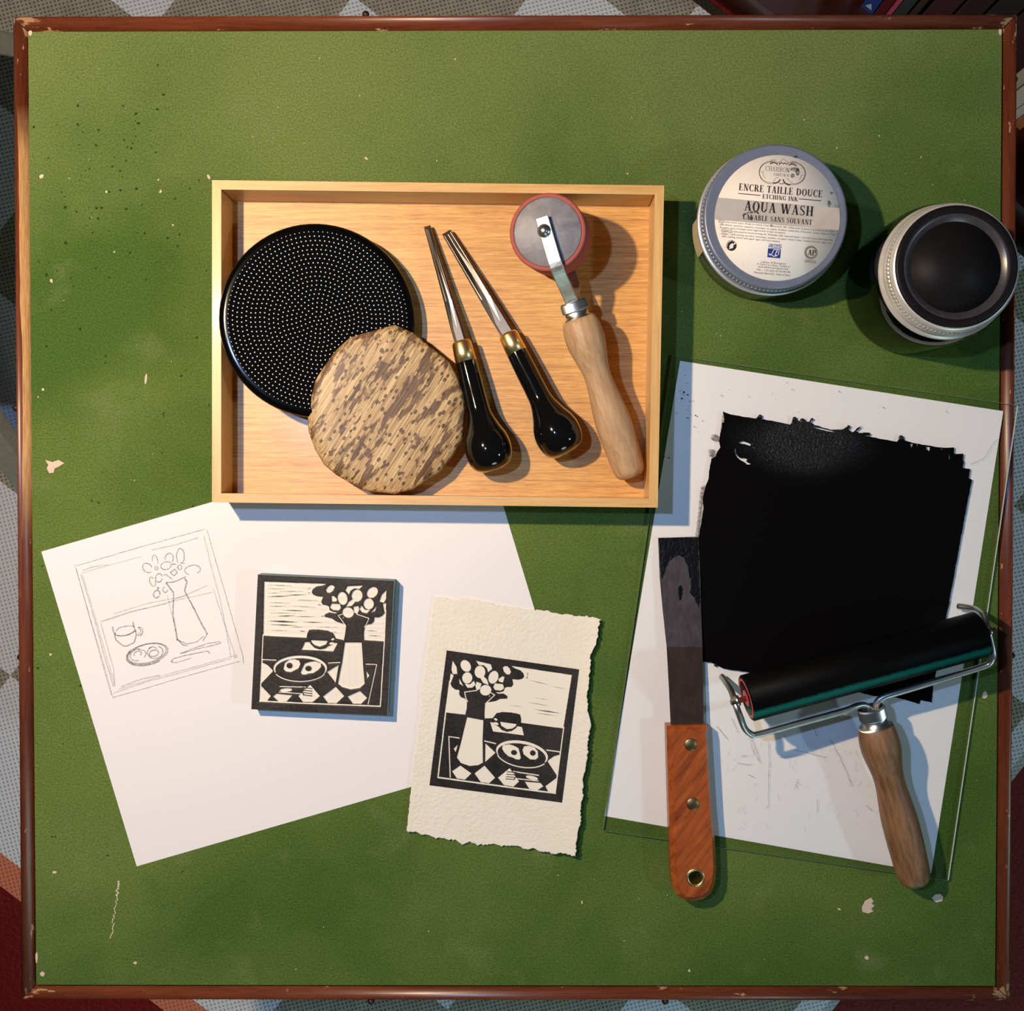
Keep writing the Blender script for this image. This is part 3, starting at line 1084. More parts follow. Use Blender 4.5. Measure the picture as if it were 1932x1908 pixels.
def picture(block):
    I = np.ones((NG * SS, NG * SS), np.float32)
    # wall
    paint(I, [(275, 215), (600, 228), (940, 240), (900, 258), (835, 268), (795, 296), (782, 330), (800, 355), (840, 372), (905, 378), (884, 430), (900, 462), (945, 470), (968, 482), (975, 520), (1010, 540),
              (1060, 548), (1030, 556), (970, 545), (925, 565), (922, 592), (1000, 610), (1045, 642), (1105, 662), (1128, 668), (1150, 700), (1140, 780), (1128, 842), (1045, 825), (1030, 800), (1010, 762), (930, 738),
              (800, 728), (755, 732), (735, 775), (728, 818), (500, 806), (265, 795)], 0)
    paint(I, [(1345, 842), (1342, 770), (1352, 700), (1380, 675), (1425, 668), (1450, 640), (1455, 598), (1500, 600), (1540, 580), (1562, 550), (1578, 520), (1560, 856)], 0)
    paint(I, ell(1120, 600, 5, 5), 0)
    if block:
        for a in ((285, 250, 640, 262, 4), (420, 318, 720, 322, 4), (300, 340, 460, 338, 4), (600, 410, 850, 420, 5), (300, 480, 520, 478, 5), (560, 475, 860, 492, 4), (300, 550, 640, 556, 4), (560, 700, 700, 702, 5), (300, 735, 560, 742, 4), (820, 700, 1080, 705, 4), (1370, 790, 1540, 800, 5), (290, 376, 560, 370, 9), (480, 362, 740, 354, 8), (450, 520, 740, 530, 8), (400, 586, 620, 580, 9), (600, 588, 830, 592, 6), (305, 636, 640, 650, 16), (680, 648, 900, 652, 8), (320, 674, 640, 686, 9),
                  (650, 742, 720, 750, 7), (1360, 740, 1480, 744, 6), (735, 300, 775, 280, 6), (735, 330, 770, 345, 6), (840, 460, 890, 470, 7), (880, 590, 925, 580, 7), (280, 290, 500, 295, 4), (300, 440, 560, 444, 4), (1010, 745, 1050, 770, 6)):
            spindle(I, *a, 1)
    else:
        for a in ((480, 366, 740, 352, 6), (305, 640, 620, 652, 13), (350, 676, 600, 686, 6), (700, 650, 900, 655, 4), (450, 520, 640, 528, 4), (430, 585, 720, 590, 5), (735, 290, 775, 282, 6), (735, 332, 775, 340, 6), (300, 376, 480, 372, 4)):
            spindle(I, *a, 1)
        stroke(I, [(752, 285), (748, 345)], 5, 1)
    # petals
    for pts in ([(1030, 275), (1015, 258), (985, 252), (955, 272), (935, 305), (945, 332), (975, 338), (1010, 315)],
                [(995, 370), (1020, 368), (1055, 405), (1045, 430), (1000, 430)],
                ell(1113, 395, 52, 70, rotd=-12), ell(1268, 366, 58, 66, rotd=10), ell(1432, 332, 66, 52, rotd=-45), [(1582, 305), (1578, 400), (1555, 442), (1508, 430), (1530, 360)],
                ell(1393, 454, 55, 60, rotd=0), [(1235, 393), (1252, 428), (1212, 475), (1150, 484), (1178, 432)], [(985, 470), (1000, 450), (1085, 455), (1095, 500), (1070, 525), (1010, 520), (980, 495)], ell(1172, 546, 62, 56, rotd=20),
                [(1230, 485), (1285, 475), (1290, 520), (1270, 565), (1236, 545)], [(1315, 470), (1350, 515), (1408, 520), (1372, 556), (1322, 545), (1293, 510)],
                [(1165, 265), (1330, 258), (1292, 296), (1240, 288), (1200, 312), (1180, 352), (1143, 310)], [(1420, 545), (1478, 478), (1462, 530)], [(1545, 455), (1580, 440), (1575, 530), (1562, 545)]):
        paint(I, pts, 0)
    stroke(I, [(1265, 565), (1395, 607), (1370, 668), (1345, 700)], 9, 0)
    stroke(I, [(1110, 562), (1065, 578), (1120, 650), (1150, 690)], 9, 0)
    # cup on a napkin
    paint(I, [(712, 862), (760, 862), (1062, 872), (1015, 962), (675, 945)], 0)
    paint(I, [(735, 770), (760, 735), (850, 728), (960, 742), (1005, 770), (1035, 815), (1030, 850), (1010, 890), (960, 905), (925, 932), (865, 942), (810, 922), (770, 880), (752, 840)], 1)
    paint(I, [(775, 842), (955, 850), (935, 888), (870, 912), (815, 896), (782, 866)], 0)
    paint(I, ell(1008, 832, 20, 11, rotd=-15), 0)
    paint(I, ell(995, 876, 26, 14, rotd=-10), 0)
    # vase body
    paint(I, [(1140, 866), (1318, 866), (1328, 1000), (1335, 1130), (1352, 1308), (1300, 1355), (1200, 1370), (1110, 1345), (1065, 1310), (1090, 1180), (1110, 1080)], 0)
    # borders and table edges
    stroke(I, [(262, 780), (228, 1500)], 12, 0)
    stroke(I, [(225, 1495), (700, 1518), (1520, 1550)], 15, 0)
    stroke(I, [(1574, 520), (1560, 860), (1520, 1545)], 13, 0)
    stroke(I, [(255, 1050), (402, 1055)], 11, 0)
    stroke(I, [(962, 1086), (1088, 1080)], 11, 0)
    stroke(I, [(1365, 1098), (1480, 1102), (1388, 1525)], 10, 0)
    # checked cloth
    for pts in ([(250, 1080), (310, 1108), (372, 1170), (243, 1305)], [(245, 1335), (345, 1440), (300, 1498), (228, 1495)], [(370, 1445), (405, 1415), (575, 1432), (515, 1497), (425, 1497)],
                [(640, 1440), (765, 1318), (872, 1440), (795, 1505), (690, 1505)], [(905, 1445), (1040, 1340), (1132, 1440), (1050, 1518), (958, 1515)], [(1168, 1445), (1300, 1385), (1378, 1460), (1312, 1525), (1225, 1522)],
                [(948, 1182), (1072, 1105), (1040, 1298)], [(1368, 1172), (1402, 1220), (1378, 1252)], [(480, 1272), (520, 1280), (508, 1312)]):
        paint(I, pts, 0)
    # plate
    paint(I, ell(660, 1145, 300, 148, n=40), 1)
    paint(I, ell(660, 1142, 287, 136, 150, 390, n=40), 0)
    paint(I, ell(660, 1156, 268, 120, n=40), 1)
    paint(I, [(375, 1185), (420, 1190), (480, 1260), (860, 1270), (910, 1200), (960, 1190), (950, 1320), (400, 1320)], 1)
    stroke(I, ell(660, 1150, 285, 135, 25, 155, n=24), 11, 0)
    paint(I, [(480, 1150), (495, 1085), (540, 1052), (600, 1045), (650, 1060), (662, 1100), (640, 1145), (600, 1165), (560, 1185), (505, 1178)], 0)
    paint(I, ell(545, 1114, 32, 30), 1)
    paint(I, [(665, 1190), (685, 1140), (710, 1090), (770, 1072), (820, 1068), (880, 1090), (885, 1125), (855, 1160), (800, 1195), (750, 1200), (715, 1212), (680, 1210)], 0)
    paint(I, ell(748, 1145, 34, 28), 1)
    # cutlery
    stroke(I, [(440, 1338), (720, 1345)], 11, 0)
    paint(I, ell(507, 1376, 68, 20, rotd=-3), 0)
    stroke(I, [(430, 1398), (690, 1416)], 10, 0)
    for yy in (1350, 1378, 1404, 1428):
        stroke(I, [(690, yy), (786, yy + 10)], 9, 1)
    stroke(I, [(690, 1345), (672, 1385), (700, 1430)], 10, 1)
    stroke(I, [(700, 1365), (782, 1374)], 6, 0)
    # average the sub-samples
    A = I.reshape(NG, SS, NG, SS).mean((1, 3))
    return A


def smooth2(A, n=1):
    for _ in range(n):
        B = np.pad(A, 1, mode='edge')
        A = (B[1:-1, 1:-1] * 4 + B[:-2, 1:-1] + B[2:, 1:-1] + B[1:-1, :-2] + B[1:-1, 2:]) / 8
    return A


def grid_mesh(name, verts, nx, ny, mat, parent, ink):
    base = np.array(parent_world(parent)[:])
    me = bpy.data.meshes.new(name)
    V = (verts - base).astype(np.float32)
    me.vertices.add(nx * ny)
    me.vertices.foreach_set('co', V.ravel())
    j, i = np.meshgrid(np.arange(ny - 1), np.arange(nx - 1), indexing='ij')
    a = (j * nx + i).ravel()
    q = np.stack([a, a + nx, a + nx + 1, a + 1], 1).astype(np.int32)
    nq = len(q)
    me.loops.add(nq * 4)
    me.loops.foreach_set('vertex_index', q.ravel())
    me.polygons.add(nq)
    me.polygons.foreach_set('loop_start', np.arange(0, nq * 4, 4, dtype=np.int32))
    me.polygons.foreach_set('use_smooth', np.ones(nq, bool))
    if ink is not None:
        at = me.attributes.new('ink', 'FLOAT', 'POINT')
        at.data.foreach_set('value', ink.ravel().astype(np.float32))
    me.update(calc_edges=True)
    me.validate()
    me.materials.append(mat)
    o = bpy.data.objects.new(name, me)
    o.parent = parent
    col.objects.link(o)
    return o


BH = 0.0125
bz0 = 0.0004
ca, cb, cc = (P(*Zb(*q), bz0 + BH) for q in (BA, BB, BC))
cd = cb + cc - ca
bcen = (ca + cb + cc + cd) / 4
block = thing('linocut_block', (bcen.x, bcen.y, TT + bz0), 'square carved block with black inked relief of vase, cup and eggs', 'printing block')
A = picture(True)
Sm = smooth2(A, 2)
deep = smooth2(A, 9)
gv = np.zeros((NG, NG, 3))
s_ = np.linspace(0, 1, NG)
U, V_ = np.meshgrid(s_, s_)
for k in range(3):
    gv[:, :, k] = ca[k] + (cb[k] - ca[k]) * U + (cc[k] - ca[k]) * V_
groove = 0.055e-3 * np.sin(V_ * 150 + 3 * np.sin(U * 3.1 + V_ * 9)) * (V_ < 0.5) + 0.055e-3 * np.sin(U * 130 + 2 * np.sin(V_ * 5)) * (V_ >= 0.5)
cut = np.clip(1 - Sm, 0, 1)
gv[:, :, 2] += -cut * 0.0009 - np.clip(1 - deep, 0, 1) * 0.0007 + cut * groove
grid_mesh('carved_face', gv, NG, NG, carved_material('inked_lino', (0.78, 0.74, 0.66), (0.018, 0.014, 0.011), 0.5), block, A)
b = MB()
b.prism([p[:2] for p in (ca, cb, cd, cc)], TT + bz0, TT + bz0 + BH - 0.0023)
LINO = plain('blue_green_lino', (0.055, 0.14, 0.18), 0.6, var=0.1)
b.build('backing', LINO, block)
# rim skirt between the face edge and the backing
b = MB()
q = [ca, cb, cd, cc]
for i in range(4):
    a_, b_ = q[i], q[(i + 1) % 4]
    b.add([a_, b_, (b_.x, b_.y, TT + bz0 + BH - .0024), (a_.x, a_.y, TT + bz0 + BH - .0024)], [[0, 1, 2, 3]])
b.build('face_edge', plain('pale_green_lino', (0.34, 0.52, 0.50), 0.6, var=0.1), block)

# print on deckled paper ------------------------------------------------
Zp = zm(750, 1100, 3.534)
pc = [(819, 1125.5), (1131, 1168), (1086, 1617), (766, 1571)]
sheet2 = thing('deckled_print', P(950, 1370, 0), 'cream handmade paper with ragged edges and a black still life print', 'print')


def lift_h(s, t):
    return 0.0011 + 0.0050 * np.clip(s, 0, 1) ** 7 + 0.0012 * np.clip(1 - s, 0, 1) ** 8 + 0.0010 * np.clip(t, 0, 1) ** 8 + 0.0006 * np.sin(s * 5 + t * 3)


NX, NY = 170, 240


def edge_noise(n, amps, seed):
    r = np.random.default_rng(seed)
    x = np.zeros(n)
    for k, a in amps:
        x += a * np.interp(np.linspace(0, k, n), np.arange(k + 1), r.normal(size=k + 1))
    return x


S, T = np.meshgrid(np.linspace(0, 1, NX), np.linspace(0, 1, NY))
eL = edge_noise(NY, ((8, 1.2), (40, .7), (120, .5)), 1); eR = edge_noise(NY, ((9, 2.4), (36, 1.4), (120, 1.1)), 2)
eT = edge_noise(NX, ((5, 1.6), (26, 1.2), (90, .9)), 3); eB = edge_noise(NX, ((6, 2.4), (24, 1.6), (90, 1.2)), 4)
px = (1 - S) * (1 - T) * pc[0][0] + S * (1 - T) * pc[1][0] + S * T * pc[2][0] + (1 - S) * T * pc[3][0]
py = (1 - S) * (1 - T) * pc[0][1] + S * (1 - T) * pc[1][1] + S * T * pc[2][1] + (1 - S) * T * pc[3][1]
fall = lambda d: np.clip(1 - d / 0.04, 0, 1)
px += eL[:, None] * fall(S) + eR[:, None] * fall(1 - S)
py += eT[None, :] * fall(T) + eB[None, :] * fall(1 - T)
# rounded lower corner and clipped upper right corner
px += -9 * fall(1 - S) * np.clip(1 - T / 0.16, 0, 1) * 0 - 10 * np.clip((S - .93) / .07, 0, 1) * np.clip((T - .10) / .05, 0, 1) * np.clip((.5 - T) / .4, 0, 1)
HH = lift_h(S, T) + 0.00022 * np.random.default_rng(5).normal(size=S.shape) * 0.3
pv = np.zeros((NY, NX, 3))


def unproj(px, py, hh):
    d = np.stack([(px - 966) / FPX, -(py - 954) / FPX, -np.ones_like(px)], -1) @ np.array(CR).T
    t = (TT + hh - CAM.z) / d[..., 2]
    return np.array(CAM[:]) + d * t[..., None]


pv = unproj(px, py, HH)
mp = NT('cream_handmade_paper')
n1 = mp.noise(mp.co, 420, 4, 0.65); n2 = mp.noise(mp.co, 60, 3)
mp.set(**{'Base Color': mp.mix(n2, (0.80, 0.75, 0.63), (0.86, 0.82, 0.72))}, Roughness=0.9)
mp.b.inputs['Specular IOR Level'].default_value = 0.1
mp.bump(n1, 0.7, 0.0013)
o = grid_mesh('paper', pv, NX, NY, mp.m, sheet2, None)
sm = o.modifiers.new('thickness', 'SOLIDIFY'); sm.thickness = 0.0005; sm.offset = -1
# image
A2 = picture(False)[:, ::-1]
pq = [Zp(328, 450), (Zp(1210, 577)), Zp(1095, 1465), Zp(213, 1350)]
ipx = (1 - U) * (1 - V_) * pq[0][0] + U * (1 - V_) * pq[1][0] + U * V_ * pq[2][0] + (1 - U) * V_ * pq[3][0]
ipy = (1 - U) * (1 - V_) * pq[0][1] + U * (1 - V_) * pq[1][1] + U * V_ * pq[2][1] + (1 - U) * V_ * pq[3][1]
M3 = np.array([[pc[1][0] - pc[0][0], pc[3][0] - pc[0][0]], [pc[1][1] - pc[0][1], pc[3][1] - pc[0][1]]])
st_ = np.einsum('ij,jkl->ikl', np.linalg.inv(M3), np.stack([ipx - pc[0][0], ipy - pc[0][1]]))
iv = unproj(ipx, ipy, lift_h(st_[0], st_[1]) + 0.00035)
grid_mesh('printed_image', iv, NG, NG, carved_material('printed_ink', (0.82, 0.775, 0.665), (0.011, 0.009, 0.008), 0.6), sheet2, np.clip(A2, 0, 1))

# ------------------------------------------------------------------ sheet under the glass
under = MB()
under.prism([P(x, y, 0.0003)[:2] for x, y in ((1283, 681), (1893, 776), (1757, 1648), (1141, 1540))], TT + 0.0001, TT + 0.0004)
o = under.build('backing_sheet', plain('bright_white_paper', (0.92, 0.91, 0.92), 0.85, var=0.02, scale=300, bump=0.05, spec=0.15))
tag(o, 'plain white sheet lying under the clear inking slab', 'paper')

# ------------------------------------------------------------------ clear slab
GZ0, GZ1 = 0.0006, 0.0025
g_px = [(1270, 671), (1921, 765), (1790, 1662), (1138, 1568)]
gc = P(1530, 1165, 0.0)
slab = thing('inking_slab', (gc.x, gc.y, TT + GZ0), 'clear scratched acrylic sheet over white paper, rolled with black ink', 'slab')
MB().prism([P(x, y, GZ1)[:2] for x, y in g_px], TT + GZ0, TT + GZ1).build('clear_sheet', glass_material('clear_acrylic', (0.97, 0.975, 0.97)), slab)
ED = plain('lit_edge', (0.55, 0.58, 0.52), 0.3, var=0.1, spec=0.6)  # light catching the right edge painted in as a paler colour
for i in range(4):
    a_, b_ = P(*g_px[i], GZ1), P(*g_px[(i + 1) % 4], GZ1)
    d = (b_ - a_).normalized(); nn = Vector((d.y, -d.x, 0))
    wd_ = 0.0007 if i == 1 else 0.00022
    b = MB()
    b.add([(a_.x, a_.y, TT + GZ1 + .00005), (b_.x, b_.y, TT + GZ1 + .00005), (b_.x + nn.x * wd_, b_.y + nn.y * wd_, TT + GZ1 + .00005), (a_.x + nn.x * wd_, a_.y + nn.y * wd_, TT + GZ1 + .00005),
           (a_.x, a_.y, TT + GZ0), (b_.x, b_.y, TT + GZ0), (b_.x - nn.x * .00005, b_.y - nn.y * .00005, TT + GZ1), (a_.x - nn.x * .00005, a_.y - nn.y * .00005, TT + GZ1)], [[0, 1, 2, 3], [4, 5, 6, 7]])
    b.build('cut_edge', ED if i == 1 else plain('unlit_edge', (0.16, 0.22, 0.12), 0.4, var=0.2), slab)  # the other edges get a darker colour, as unlit
# scratches in the sheet
sc = MB()
scr = [[(1413, 1390), (1420, 1415), (1432, 1438)], [(1417, 1390), (1428, 1420), (1434, 1440)], [(1450, 1400), (1451, 1440), (1449, 1500), (1450, 1520), (1446, 1525)], [(1567, 1397), (1585, 1430), (1608, 1485)],
       [(1412, 1462), (1425, 1468)], [(1398, 1427), (1412, 1425)], [(1542, 1508), (1543, 1530)], [(1634, 1520), (1645, 1530)], [(1505, 1470), (1500, 1490)], [(1540, 1390), (1535, 1372)], [(1352, 1370), (1372, 1395)], [(1380, 1355), (1392, 1382)],
       [(1390, 1440), (1420, 1443)], [(1470, 1430), (1520, 1424)], [(1500, 1415), (1560, 1430)], [(1230, 706), (1275, 712)], [(1832, 876), (1855, 866), (1865, 852), (1873, 836), (1884, 828)]]
for p_ in scr:
    sc.ribbon([P(x, y, GZ1 + 0.00006) for x, y in wobble(dense(p_, 8), 0.6)], 0.00030)
for k in range(60):
    x, y = random.uniform(1360, 1640), random.uniform(1400, 1560)
    a = random.gauss(1.5, 0.5); L = random.uniform(4, 16)
    sc.ribbon([P(x, y, GZ1 + .00006), P(x + L * math.cos(a), y + L * math.sin(a), GZ1 + .00006)], 0.00014)
for k in range(46):
    x, y = random.gauss(1288, 14), random.gauss(742, 26)
    if k > 18:
        x, y = random.uniform(1300, 1860), random.uniform(700, 800)
        if y < 690 + (x - 1283) * 0.156:
            continue
    r = random.uniform(0.6, 2.0)
    sc.poly(blob(x, y, r, r * .8, 6, .4, GZ1 + .00006, random.uniform(0, 3)))
o = sc.build('scratch', faint_material('dirty_scratch', (0.05, 0.05, 0.055), 0.75), slab)
o['kind'] = 'stuff'

# ------------------------------------------------------------------ rolled ink
out = [(1364, 776.6), (1379, 782.5), (1400, 786), (1427, 789.5), (1430, 786), (1434, 783), (1438, 786), (1437, 791), (1462, 795), (1491, 801), (1494, 797), (1496, 789), (1500, 787), (1503, 791), (1506, 795), (1514, 792), (1519, 795),
       (1526, 796), (1530, 790), (1533, 791), (1530, 797), (1537, 802.7), (1545, 803), (1552, 807), (1560, 809), (1568, 811), (1590, 810.5), (1597, 806), (1601, 803), (1604, 806), (1600, 811), (1608, 816), (1612, 814), (1617, 808), (1626, 804.5),
       (1622, 808), (1616, 813), (1620, 817), (1632, 816.5), (1641, 817), (1642, 821), (1630, 822), (1652, 826), (1665, 829), (1692.8, 833.8), (1696, 829), (1697, 823), (1702, 822), (1707, 831), (1720, 835), (1745, 840), (1780, 845), (1800, 844),
       (1799, 857), (1818, 856), (1817, 868), (1819, 872), (1816, 883), (1830.4, 884.5), (1827.5, 902.6), (1834, 904.8), (1823, 960), (1806, 1052), (1787, 1156), (1772, 1240), (1761, 1294), (1758, 1326), (1737, 1321.6), (1734, 1329), (1717, 1323),
       (1691, 1316.5), (1647, 1313.4), (1616.6, 1306), (1560, 1296), (1480, 1280), (1410, 1268), (1381.5, 1264.7), (1362.6, 1261.5), (1347.5, 1252.7), (1340, 1250), (1325, 1249), (1322, 1180), (1320, 1100), (1318, 1012), (1323, 985), (1327, 960), (1326, 940), (1331.6, 915),
       (1337, 903), (1338, 890), (1341.7, 865.6), (1349.5, 862), (1353, 853), (1359, 844), (1357, 832), (1359, 817.5), (1362, 806), (1362, 798), (1366, 797), (1366, 785)]
holes = [[(1386.8, 840), (1388.5, 856), (1395, 864), (1404, 864), (1410, 868), (1407, 870), (1411, 873), (1417, 876), (1408, 877), (1404, 872), (1396, 868), (1388, 861), (1385, 850)],
         [(1393, 835), (1400, 832), (1409, 834), (1417, 839), (1415, 841.5), (1406, 838), (1396, 837)], [(1418, 843), (1425, 844.5), (1422, 846)],
         [(1529, 805.5), (1545, 807), (1560, 810.5), (1576, 815), (1570, 815.5), (1550, 811)],
         [(1746, 842), (1755, 843), (1753, 852), (1749, 848), (1747, 851)], [(1716, 837), (1722, 837), (1719, 847)], [(1728, 838), (1732, 839), (1730, 843)], [(1774, 845.5), (1779, 848), (1776, 849)], [(1790.4, 855), (1792, 866), (1789.5, 868), (1789.2, 860)]]


def jag(pts, amp, step=5):
    q = dense(pts + [pts[0]], step)[:-1]
    return [(x + random.uniform(-amp, amp), y + random.uniform(-amp, amp)) for x, y in q]


IH = GZ1 + 0.00012
loops = [[P(x, y, IH) for x, y in jag(out, 0.5)]] + [[P(x, y, IH) for x, y in jag(h, 0.3, 4)] for h in holes]
tris = tessellate_polygon([[Vector((p.x, p.y, 0)) for p in lp] for lp in loops])
flat = [p for lp in loops for p in lp]
b = MB()
fs = []
for t in tris:
    a_, b_, c_ = (flat[i] for i in t)
    cr = (b_ - a_).cross(c_ - a_).z
    fs.append(list(t) if cr > 0 else list(t)[::-1])
b.add(flat, fs)
inko = b.build('rolled_ink', ink_material(), origin=P(1575, 1040, GZ1))
tag(inko, 'square patch of wet black ink rolled out on the clear slab', 'ink')
sm_ = MB()
for pts in ([(1364, 777), (1380, 783), (1379, 797), (1366, 800), (1363, 815), (1359, 814)], [(1343, 822), (1349, 819), (1360, 826), (1359, 834), (1346, 832), (1340, 828)], [(1337, 847), (1348, 849), (1350, 859), (1347, 864), (1338, 861)],
            [(1322, 920), (1331, 915), (1325, 950), (1318, 1012), (1312, 1012), (1318, 960)]):
    sm_.poly([P(x, y, IH - 0.00006) for x, y in jag(pts, .5, 4)])
sm_.build('thin_smear', faint_material('thin_ink_smear', (0.02, 0.02, 0.02), 0.7, 500), inko)
cr_ = MB()
for (px_, py_, r_) in ((1434, 786, 4), (1499, 790, 4), (1532, 791, 2.6), (1601, 805, 3), (1700, 826, 5), (1514, 795, 6), (1350, 1255, 3.5), (1290, 740, 2), (1297, 745, 1.6), (1286, 752, 1.8), (1312, 784, 1.4), (1262, 864, 1.6)):
    p_ = P(px_, py_, GZ1)
    cr_.lathe(p_, p_ + Vector((0, 0, 1)), [(0, r_ * .00033), (.0003, r_ * .00030), (.0006, r_ * .00016), (.0007, .00002)], 8)
o = cr_.build('dried_crumb', plain('ink_crumb', (0.006, 0.006, 0.006), 0.5, var=0.2), inko)
o['kind'] = 'stuff'

# ------------------------------------------------------------------ brayer
RZ = GZ1 + 0.043
ra, rb = P(1408, 1318, GZ1 + 0.0430), P(1849, 1197, GZ1 + 0.0335)
rax = (rb - ra).normalized()
RL = (rb - ra).length
RR = 44.3 * 0.000322
bray = thing('ink_brayer', (P(1640, 1330, 0).x, P(1640, 1330, 0).y, TT + GZ1), 'wide brayer with inky green black rubber roll, wire frame and wooden handle', 'brayer')
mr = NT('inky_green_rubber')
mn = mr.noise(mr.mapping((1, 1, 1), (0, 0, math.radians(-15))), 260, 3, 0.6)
# soft-edged green strip along one side of the black roll
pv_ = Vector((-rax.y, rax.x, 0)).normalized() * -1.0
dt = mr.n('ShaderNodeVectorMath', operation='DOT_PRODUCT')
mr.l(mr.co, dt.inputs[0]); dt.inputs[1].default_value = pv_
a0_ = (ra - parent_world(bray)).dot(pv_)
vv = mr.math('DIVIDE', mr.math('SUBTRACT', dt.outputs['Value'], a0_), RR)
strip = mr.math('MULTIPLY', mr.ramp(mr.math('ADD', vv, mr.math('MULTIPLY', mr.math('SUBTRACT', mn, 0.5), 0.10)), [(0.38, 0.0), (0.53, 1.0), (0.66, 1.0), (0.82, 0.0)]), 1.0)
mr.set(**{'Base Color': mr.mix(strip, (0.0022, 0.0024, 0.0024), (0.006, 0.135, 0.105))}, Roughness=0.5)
mr.b.inputs['Specular IOR Level'].default_value = 0.06
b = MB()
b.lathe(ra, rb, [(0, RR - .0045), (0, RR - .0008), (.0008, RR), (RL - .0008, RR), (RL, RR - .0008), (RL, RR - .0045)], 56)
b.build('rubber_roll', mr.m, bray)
RED = plain('red_plastic', (0.50, 0.055, 0.050), 0.35, var=0.1)
for e, s in ((ra, 1), (rb, -1)):
    b = MB()
    b.lathe(e, e + rax * s, [(-.0004, .0035), (-.0004, .0050), (.0022, .0056), (.0020, .0100), (-.0002, .0108), (-.0003, RR - .0020), (.0006, RR - .0016)], 40)
    b.build('end_cap', RED, bray)
F = lambda px_, py_, h: P(px_, py_, GZ1 + h)
wr = 0.00205
lp = [F(1362, 1277, .0026), F(1368, 1285, .010), F(1380, 1304, .030), F(1388, 1330, .043), F(1398, 1357, .042), F(1405, 1374, .038), F(1415, 1384, .035), F(1430, 1386, .034), F(1500, 1367, .032), F(1592, 1342, .029), F(1615, 1333, .028), F(1632, 1331, .026), F(1643, 1342, .0245)]
rp_ = [F(1652, 1341, .0245), F(1655, 1325, .026), F(1668, 1315, .027), F(1700, 1305, .028), F(1780, 1281, .029), F(1852, 1259, .030), F(1868, 1251, .031), F(1874, 1238, .0335), F(1870, 1212, .0335), F(1862, 1182, .032), F(1854, 1160, .024), F(1838, 1149, .012), F(1808, 1144, .0026)]
b = MB(); b.tube(smooth_path(lp, 5), wr, 12); b.build('wire_frame', ZINC, bray)
b = MB(); b.tube(smooth_path(rp_, 5), wr, 12); b.build('wire_frame', ZINC, bray)
b = MB()
for e, s in ((ra, -1), (rb, 1)):
    b = MB()
    b.lathe(e, e + rax * s, [(-.002, .0018), (.0045, .0018), (.0046, .0034), (.0072, .0034), (.0074, .0020), (.0098, .0018), (.0100, .0008)], 14)
    b.build('axle_nut', STEEL, bray)
k0 = F(1652, 1371, .0225)
k1 = F(1728, 1668, .0117)
kax = (k1 - k0).normalized()
kf = k0 - kax * .0125
b = MB()
b.lathe(kf, k0, [(.0030, .0060), (0, .0066), (-.0002, .0082), (-.0002, .0082), (.0008, .0086), (.0008, .0086), (.0068, .0086), (.0068, .0086), (.0074, .0079), (.0074, .0079), (.0088, .0080), (.0110, .0094), (.0122, .0106), (.0122, .0106), (.0128, .0095)], 36)
b.build('ferrule', STEEL, bray)
b = MB()
b.lathe(k0, k1, turned(k0, k1, [(-.002, 50), (0, 63), (.03, 70), (.08, 75), (.15, 75), (.22, 67), (.29, 59), (.37, 57), (.46, 62), (.57, 68), (.70, 69), (.82, 67), (.92, 64), (.965, 58), (.988, 48), (1.0, 36), (1.002, .2)], 0.000329), 44)
b.build('handle', HANDLE_B, bray)

# ------------------------------------------------------------------ ink knife
kb = P(1305, 1530, GZ1)
knife = thing('ink_knife', (kb.x, kb.y, TT + GZ1), 'flat ink knife with inky steel blade and riveted wooden handle', 'palette knife')
ho = [(1257.5, 1369.6), (1334, 1368.4), (1338, 1440), (1343, 1520), (1349, 1590), (1351, 1640), (1349, 1668), (1341, 1686), (1328, 1697), (1310, 1701), (1292, 1699), (1278, 1690), (1269, 1674), (1266, 1650), (1264, 1600), (1261, 1500)]
hi = [(1273, 1383), (1331, 1381), (1334, 1440), (1338.5, 1520), (1344, 1590), (1346, 1640), (1343.5, 1664), (1336, 1681), (1325, 1690), (1310, 1694), (1295, 1692), (1286, 1683), (1281, 1668), (1279, 1648), (1278, 1600), (1275.5, 1500)]
KH0, KH1, KH2 = GZ1 + .0006, GZ1 + .0110, GZ1 + .0150
hc_ = P(1312, 1656, KH2)
hrad = 15 * .000336
holep = [Vector((hc_.x + hrad * math.cos(2 * math.pi * k / 24), hc_.y + hrad * math.sin(2 * math.pi * k / 24), 0)) for k in range(24)]
lo_ = [P(x, y, KH1) for x, y in ho]
lo_b = [Vector((p.x, p.y, TT + KH0)) for p in lo_]
hi_ = [P(x, y, KH2) for x, y in hi]
b = MB()
n = len(lo_)
b.add(lo_b + lo_ + hi_, [[r * n + i, r * n + (i + 1) % n, (r + 1) * n + (i + 1) % n, (r + 1) * n + i] for r in (0, 1) for i in range(n)])
for ring_, z_, up_ in ((hi_, TT + KH2, 1), (lo_b, TT + KH0, -1)):
    lps = [[Vector((p.x, p.y, 0)) for p in ring_], holep]
    fl_ = [Vector((p.x, p.y, z_)) for lq in lps for p in lq]
    ts = tessellate_polygon(lps)
    ff = []
    for t in ts:
        a_, b_, c_ = (fl_[i] for i in t)
        ff.append(list(t) if (b_ - a_).cross(c_ - a_).z * up_ > 0 else list(t)[::-1])
    b.add(fl_, ff)
hv = [Vector((p.x, p.y, TT + KH2)) for p in holep] + [Vector((p.x, p.y, TT + KH0)) for p in holep]
b.add(hv, [[(i + 1) % 24, i, 24 + i, 24 + (i + 1) % 24] for i in range(24)])
